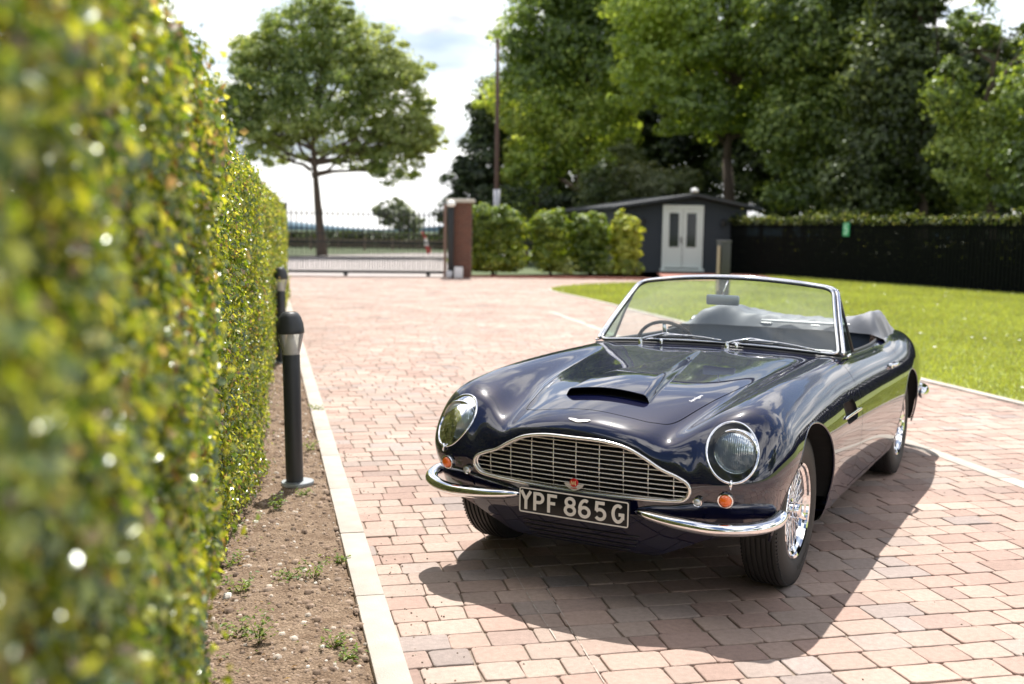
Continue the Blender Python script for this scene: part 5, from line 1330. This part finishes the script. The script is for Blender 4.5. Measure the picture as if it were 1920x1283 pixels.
MB().add([q3(x0,D,0),q3(x1,D,0),q3(x1,D,he),q3(xp,D,hp),q3(x0,D,he)],[(4,3,2,1,0)]).build('rear_wall',S_['wall'],shed,smooth=False)
for sgn in (-1,1):
    xe=(x0-.42) if sgn<0 else (x1+.42); ze=he-.02 ; zp=hp+.04
    V=[q3(xp,-.45,zp),q3(xe,-.45,ze),q3(xe,D+.3,ze),q3(xp,D+.3,zp)]; V+=[(a,b,c+.11) for a,b,c in V]
    MB().add(V,[(0,1,2,3),(7,6,5,4),(0,4,5,1),(1,5,6,2),(2,6,7,3),(3,7,4,0)]).build('roof',S_['roof'],shed,smooth=False)
dx0=Y(1240,0,sy-.05)[0]-7.0; dx1=Y(1310,0,sy-.05)[0]-7.0; dt=2.58; dm=(dx0+dx1)/2
df=MB(); df.box((dx0,-.06,dt/2+.1),(.12,.10,dt-.1)); df.box((dx1,-.06,dt/2+.1),(.12,.10,dt-.1)); df.box((dm,-.06,dt+.02),(dx1-dx0+.12,.11,.14)); df.box((dm,-.10,.10),(dx1-dx0+.24,.22,.10)); df.build('door_frame',S_['frame'],shed,smooth=False)
for k,(a,b) in enumerate(((dx0+.065,dm-.012),(dm+.012,dx1-.065))):
    w=b-a; c=(a+b)/2; y_=-.055
    m_=MB(); m_.box((a+.07,y_,1.36),(.14,.05,2.34)); m_.box((b-.07,y_,1.36),(.14,.05,2.34)); m_.box((c,y_,2.44),(w-.284,.05,.16)); m_.box((c,y_,.60),(w-.284,.045,.82))
    dr=m_.build('door',S_['frame'],shed,smooth=False)
    MB().box((c,y_+.01,1.69),(w-.27,.02,1.36)).build('pane',S_['glass'],dr,smooth=False)
    if k==0: MB().box((b-.05,y_-.05,1.28),(.035,.05,.26)).build('handle',K['iron'],dr,smooth=False)
for u in (1200,1350):
    X=Y(u,0,sy)[0]-7.0; MB().lathe([(0,-.10),(.09,-.10),(.10,.08),(.05,.12),(0,.13)],16,c=(X,-.09,2.0)).build('wall_light',K['iron'],shed,angle=40)
MB().lathe([(0,.16),(.12,.13),(.17,.05),(.15,0),(0,-.02)],20,c=(xp,-.3,hp+.20)).build('flood_light',mat('flood_white',(.8,.8,.8),.4),shed)
MB().box((-2.2,-2.0,0.0),(.01,.01,.01)) if False else None
# square post standing on the lawn
x,z=Y(1353,455,25.0); r=empty('square_bollard',(x,25.0,0)); tag(r,'stout square dark bollard with a pale strip for its sunlit side on the lawn behind the windscreen','bollard')
MB().box((0,0,.68),(.24,.24,1.36),rz=.35,bev=.01).build('shaft',mat('bollard_dark',(.035,.036,.034),.5),r,angle=30); MB().box((0,0,1.375),(.27,.27,.03),rz=.35,bev=.008).build('cap',mat('bollard_cap',(.05,.05,.05),.5),r,angle=30)
MB().box((-.132,-.075,.74),(.012,.10,1.06),rz=.35).build('sunlit_side_strip',mat('sunlit_face_tone',(.42,.32,.24),.7),r,smooth=False)  # pale strip painted on: sunlight on the left face put into colour
# ================================================================== FENCE WITH IVY
fence=empty('paling_fence',(11.5,35.6,0)); tag(fence,'dark paling fence of narrow uprights closing off the lawn','fence')
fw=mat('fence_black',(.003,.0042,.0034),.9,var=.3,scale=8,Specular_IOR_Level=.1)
fa=np.array([8.3,43.3]); fb=np.array([27.0,-1.4]); fd=fb-fa; FL=np.linalg.norm(fd); fd/=FL; frz=math.atan2(fd[1],fd[0]); FO=np.array([11.5,35.6])
def fp(t,z,o=0): p=fa+fd*t-FO+np.array([fd[1],-fd[0]])*o; return (p[0],p[1],z)
pm=MB(); t=0; rng=np.random.default_rng(4)
while t<FL:
    w=.105; pm.box(fp(t,1.12+rng.uniform(-.02,.02)),(w,.022,2.2+rng.uniform(-.03,.03)),rz=frz); t+=.145
o=pm.build('palings',fw,fence,smooth=False); o['kind']='stuff'
for z in (.45,1.15,1.85): MB().box(fp(FL/2,z,-.05),(FL,.05,.09),rz=frz).build('rail',fw,fence,smooth=False)
t=.1
while t<FL: MB().box(fp(t,1.12,-.10),(.12,.12,2.24),rz=frz).build('post',fw,fence,smooth=False); t+=2.6
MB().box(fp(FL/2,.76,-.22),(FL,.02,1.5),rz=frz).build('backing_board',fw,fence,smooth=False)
rng=np.random.default_rng(14); n=24000; t=rng.random(n)**1.2*FL*.85; P=np.array([fa[0]+fd[0]*t,fa[1]+fd[1]*t,np.zeros(n)]).T
top=rng.random(n)<.72; prof=.5+.5*vnoise(P,1.6,8)
P[:,2]=np.where(top,2.14+rng.exponential(.085,n)*prof*1.4-.24*rng.random(n)**1.6,rng.uniform(.0,2.1,n)); off=rng.normal(0,.10,n)-.04; off=np.where(top,off,-.02-np.abs(rng.normal(0,.03,n))*0-.05)
P[:,:2]+=np.array([fd[1],-fd[0]])*(-off)[:,None]*-1
o=leaves('ivy',P,np.tile([0,0,1.],(n,1)),np.full(n,.085),np.array([(.06,.09,.02),(.13,.17,.035),(.30,.31,.12),(.03,.05,.012)])[rng.choice(4,n,p=[.4,.3,.12,.18])],LM['tree'],None,rng=rng); tag(o,'ivy and seeding stems straggling along the top of the paling fence','ivy',kind='stuff')
# green sign
tt=np.linalg.norm(np.array(W(1583,35.3))-fa); 
t=3.0+0; best=min(np.linspace(0,20,400),key=lambda q:abs(960+1990*(fa[0]+fd[0]*q)/(fa[1]+fd[1]*q)-1583)); p=fa+fd*best; nrm2=np.array([fd[1],-fd[0]]); nrm2=nrm2 if nrm2@(-p)>0 else -nrm2
sg=empty('safety_sign',(p[0]+nrm2[0]*.06,p[1]+nrm2[1]*.06,1.77)); sg.rotation_euler=(0,0,frz+(0 if nrm2@np.array([math.sin(frz),-math.cos(frz)])>0 else math.pi)); tag(sg,'small green rectangular sign with pale lettering fixed to the fence','sign')
MB().box((0,0,0),(.33,.012,.46),bev=.004).build('panel',mat('sign_green',(.02,.33,.14),.4),sg,angle=30)
sm=mat('sign_pale',(.45,.70,.55),.5); 
for k,(a,b,c,d) in enumerate(((0,.15,.22,.035),(-.03,.05,.17,.05),(.03,-.02,.18,.035),(0,-.10,.21,.04),(-.02,-.17,.14,.03))): MB().box((a,-.009,b),(c,.006,d)).build('sign_mark',sm,sg,smooth=False)
# ================================================================== BEYOND THE GATE
sheetpoly('road',[(-8.5,35.41),(-2.2,35.41),(-1.5,45),(-4.2,62.0),(-1.9,70),(60,82),(60,90),(-6,73),(-9.8,66),(-12.2,61),(-16.5,58),(-40,50),(-40,44),(-12,42)],-.028,G['road'])
def strip_hedge(name,label,x0,x1,y,h,n,size,pal,seed):
    r=empty(name,((x0+x1)/2,y,0)); tag(r,label,'hedge'); rng=np.random.default_rng(seed); P=np.stack([rng.uniform(x0,x1,n)-(x0+x1)/2,rng.normal(0,.5,n),rng.random(n)**.6*h],1); P[:,2]+=.15*h*vnoise(P,.5,seed)
    P[:,2]=np.maximum(P[:,2],0); leaves('foliage',P,np.tile([0,-.5,.6],(n,1)),np.full(n,size),np.array(pal)[rng.choice(len(pal),n)],LM['dark'],r,rng=rng)
    MB().box((0,.3,h*.42),(x1-x0,.6,h*.84)).build('inner_shade',darkin,r,smooth=False); return r  # dark box standing in for shade behind the leaves
strip_hedge('field_hedge','long low dark hedge across the field beyond the gate',-42,8,88,1.35,16000,.28,DARK,30)
rail=empty('post_and_rail_fence',(-14,79,0)); tag(rail,'low wooden rail fence in front of the dark field hedge','fence')
wood=mat('old_rail_wood',(.20,.15,.11),.85)
for z in (.35,.75): MB().box((0,0,z),(34,.05,.10)).build('rail',wood,rail,smooth=False)
for i in range(18): MB().box((-17+2*i,-.05,.5),(.13,.13,1.0)).build('post',wood,rail,smooth=False)
x,y=W(803,70); r=empty('marker_post',(x,y,0)); r.rotation_euler=(0,R(-17),0); tag(r,'leaning red and white marker post on the verge beyond the gate','marker post')
for k in range(3): MB().box((0,0,.27+k*.50),(.26-.04*k,.14,.50)).build('band',mat('marker_red',(.5,.03,.02),.5) if k==0 else (bpy.data.materials['marker_red'] if k==2 else mat('marker_white',(.7,.7,.7),.5)),r,smooth=False)
V=[];F=[]; n=260
for i in range(n):
    a=-2600+5200*i/(n-1); h=9+5*math.sin(a/110)+3*math.sin(a/47+1); V+=[(a,900,-2),(a,900,h),(a,1100,h*1.3),(a,1250,-2)]
for i in range(n-1):
    for k in range(3): F.append((4*i+k,4*i+4+k,4*i+5+k,4*i+1+k))
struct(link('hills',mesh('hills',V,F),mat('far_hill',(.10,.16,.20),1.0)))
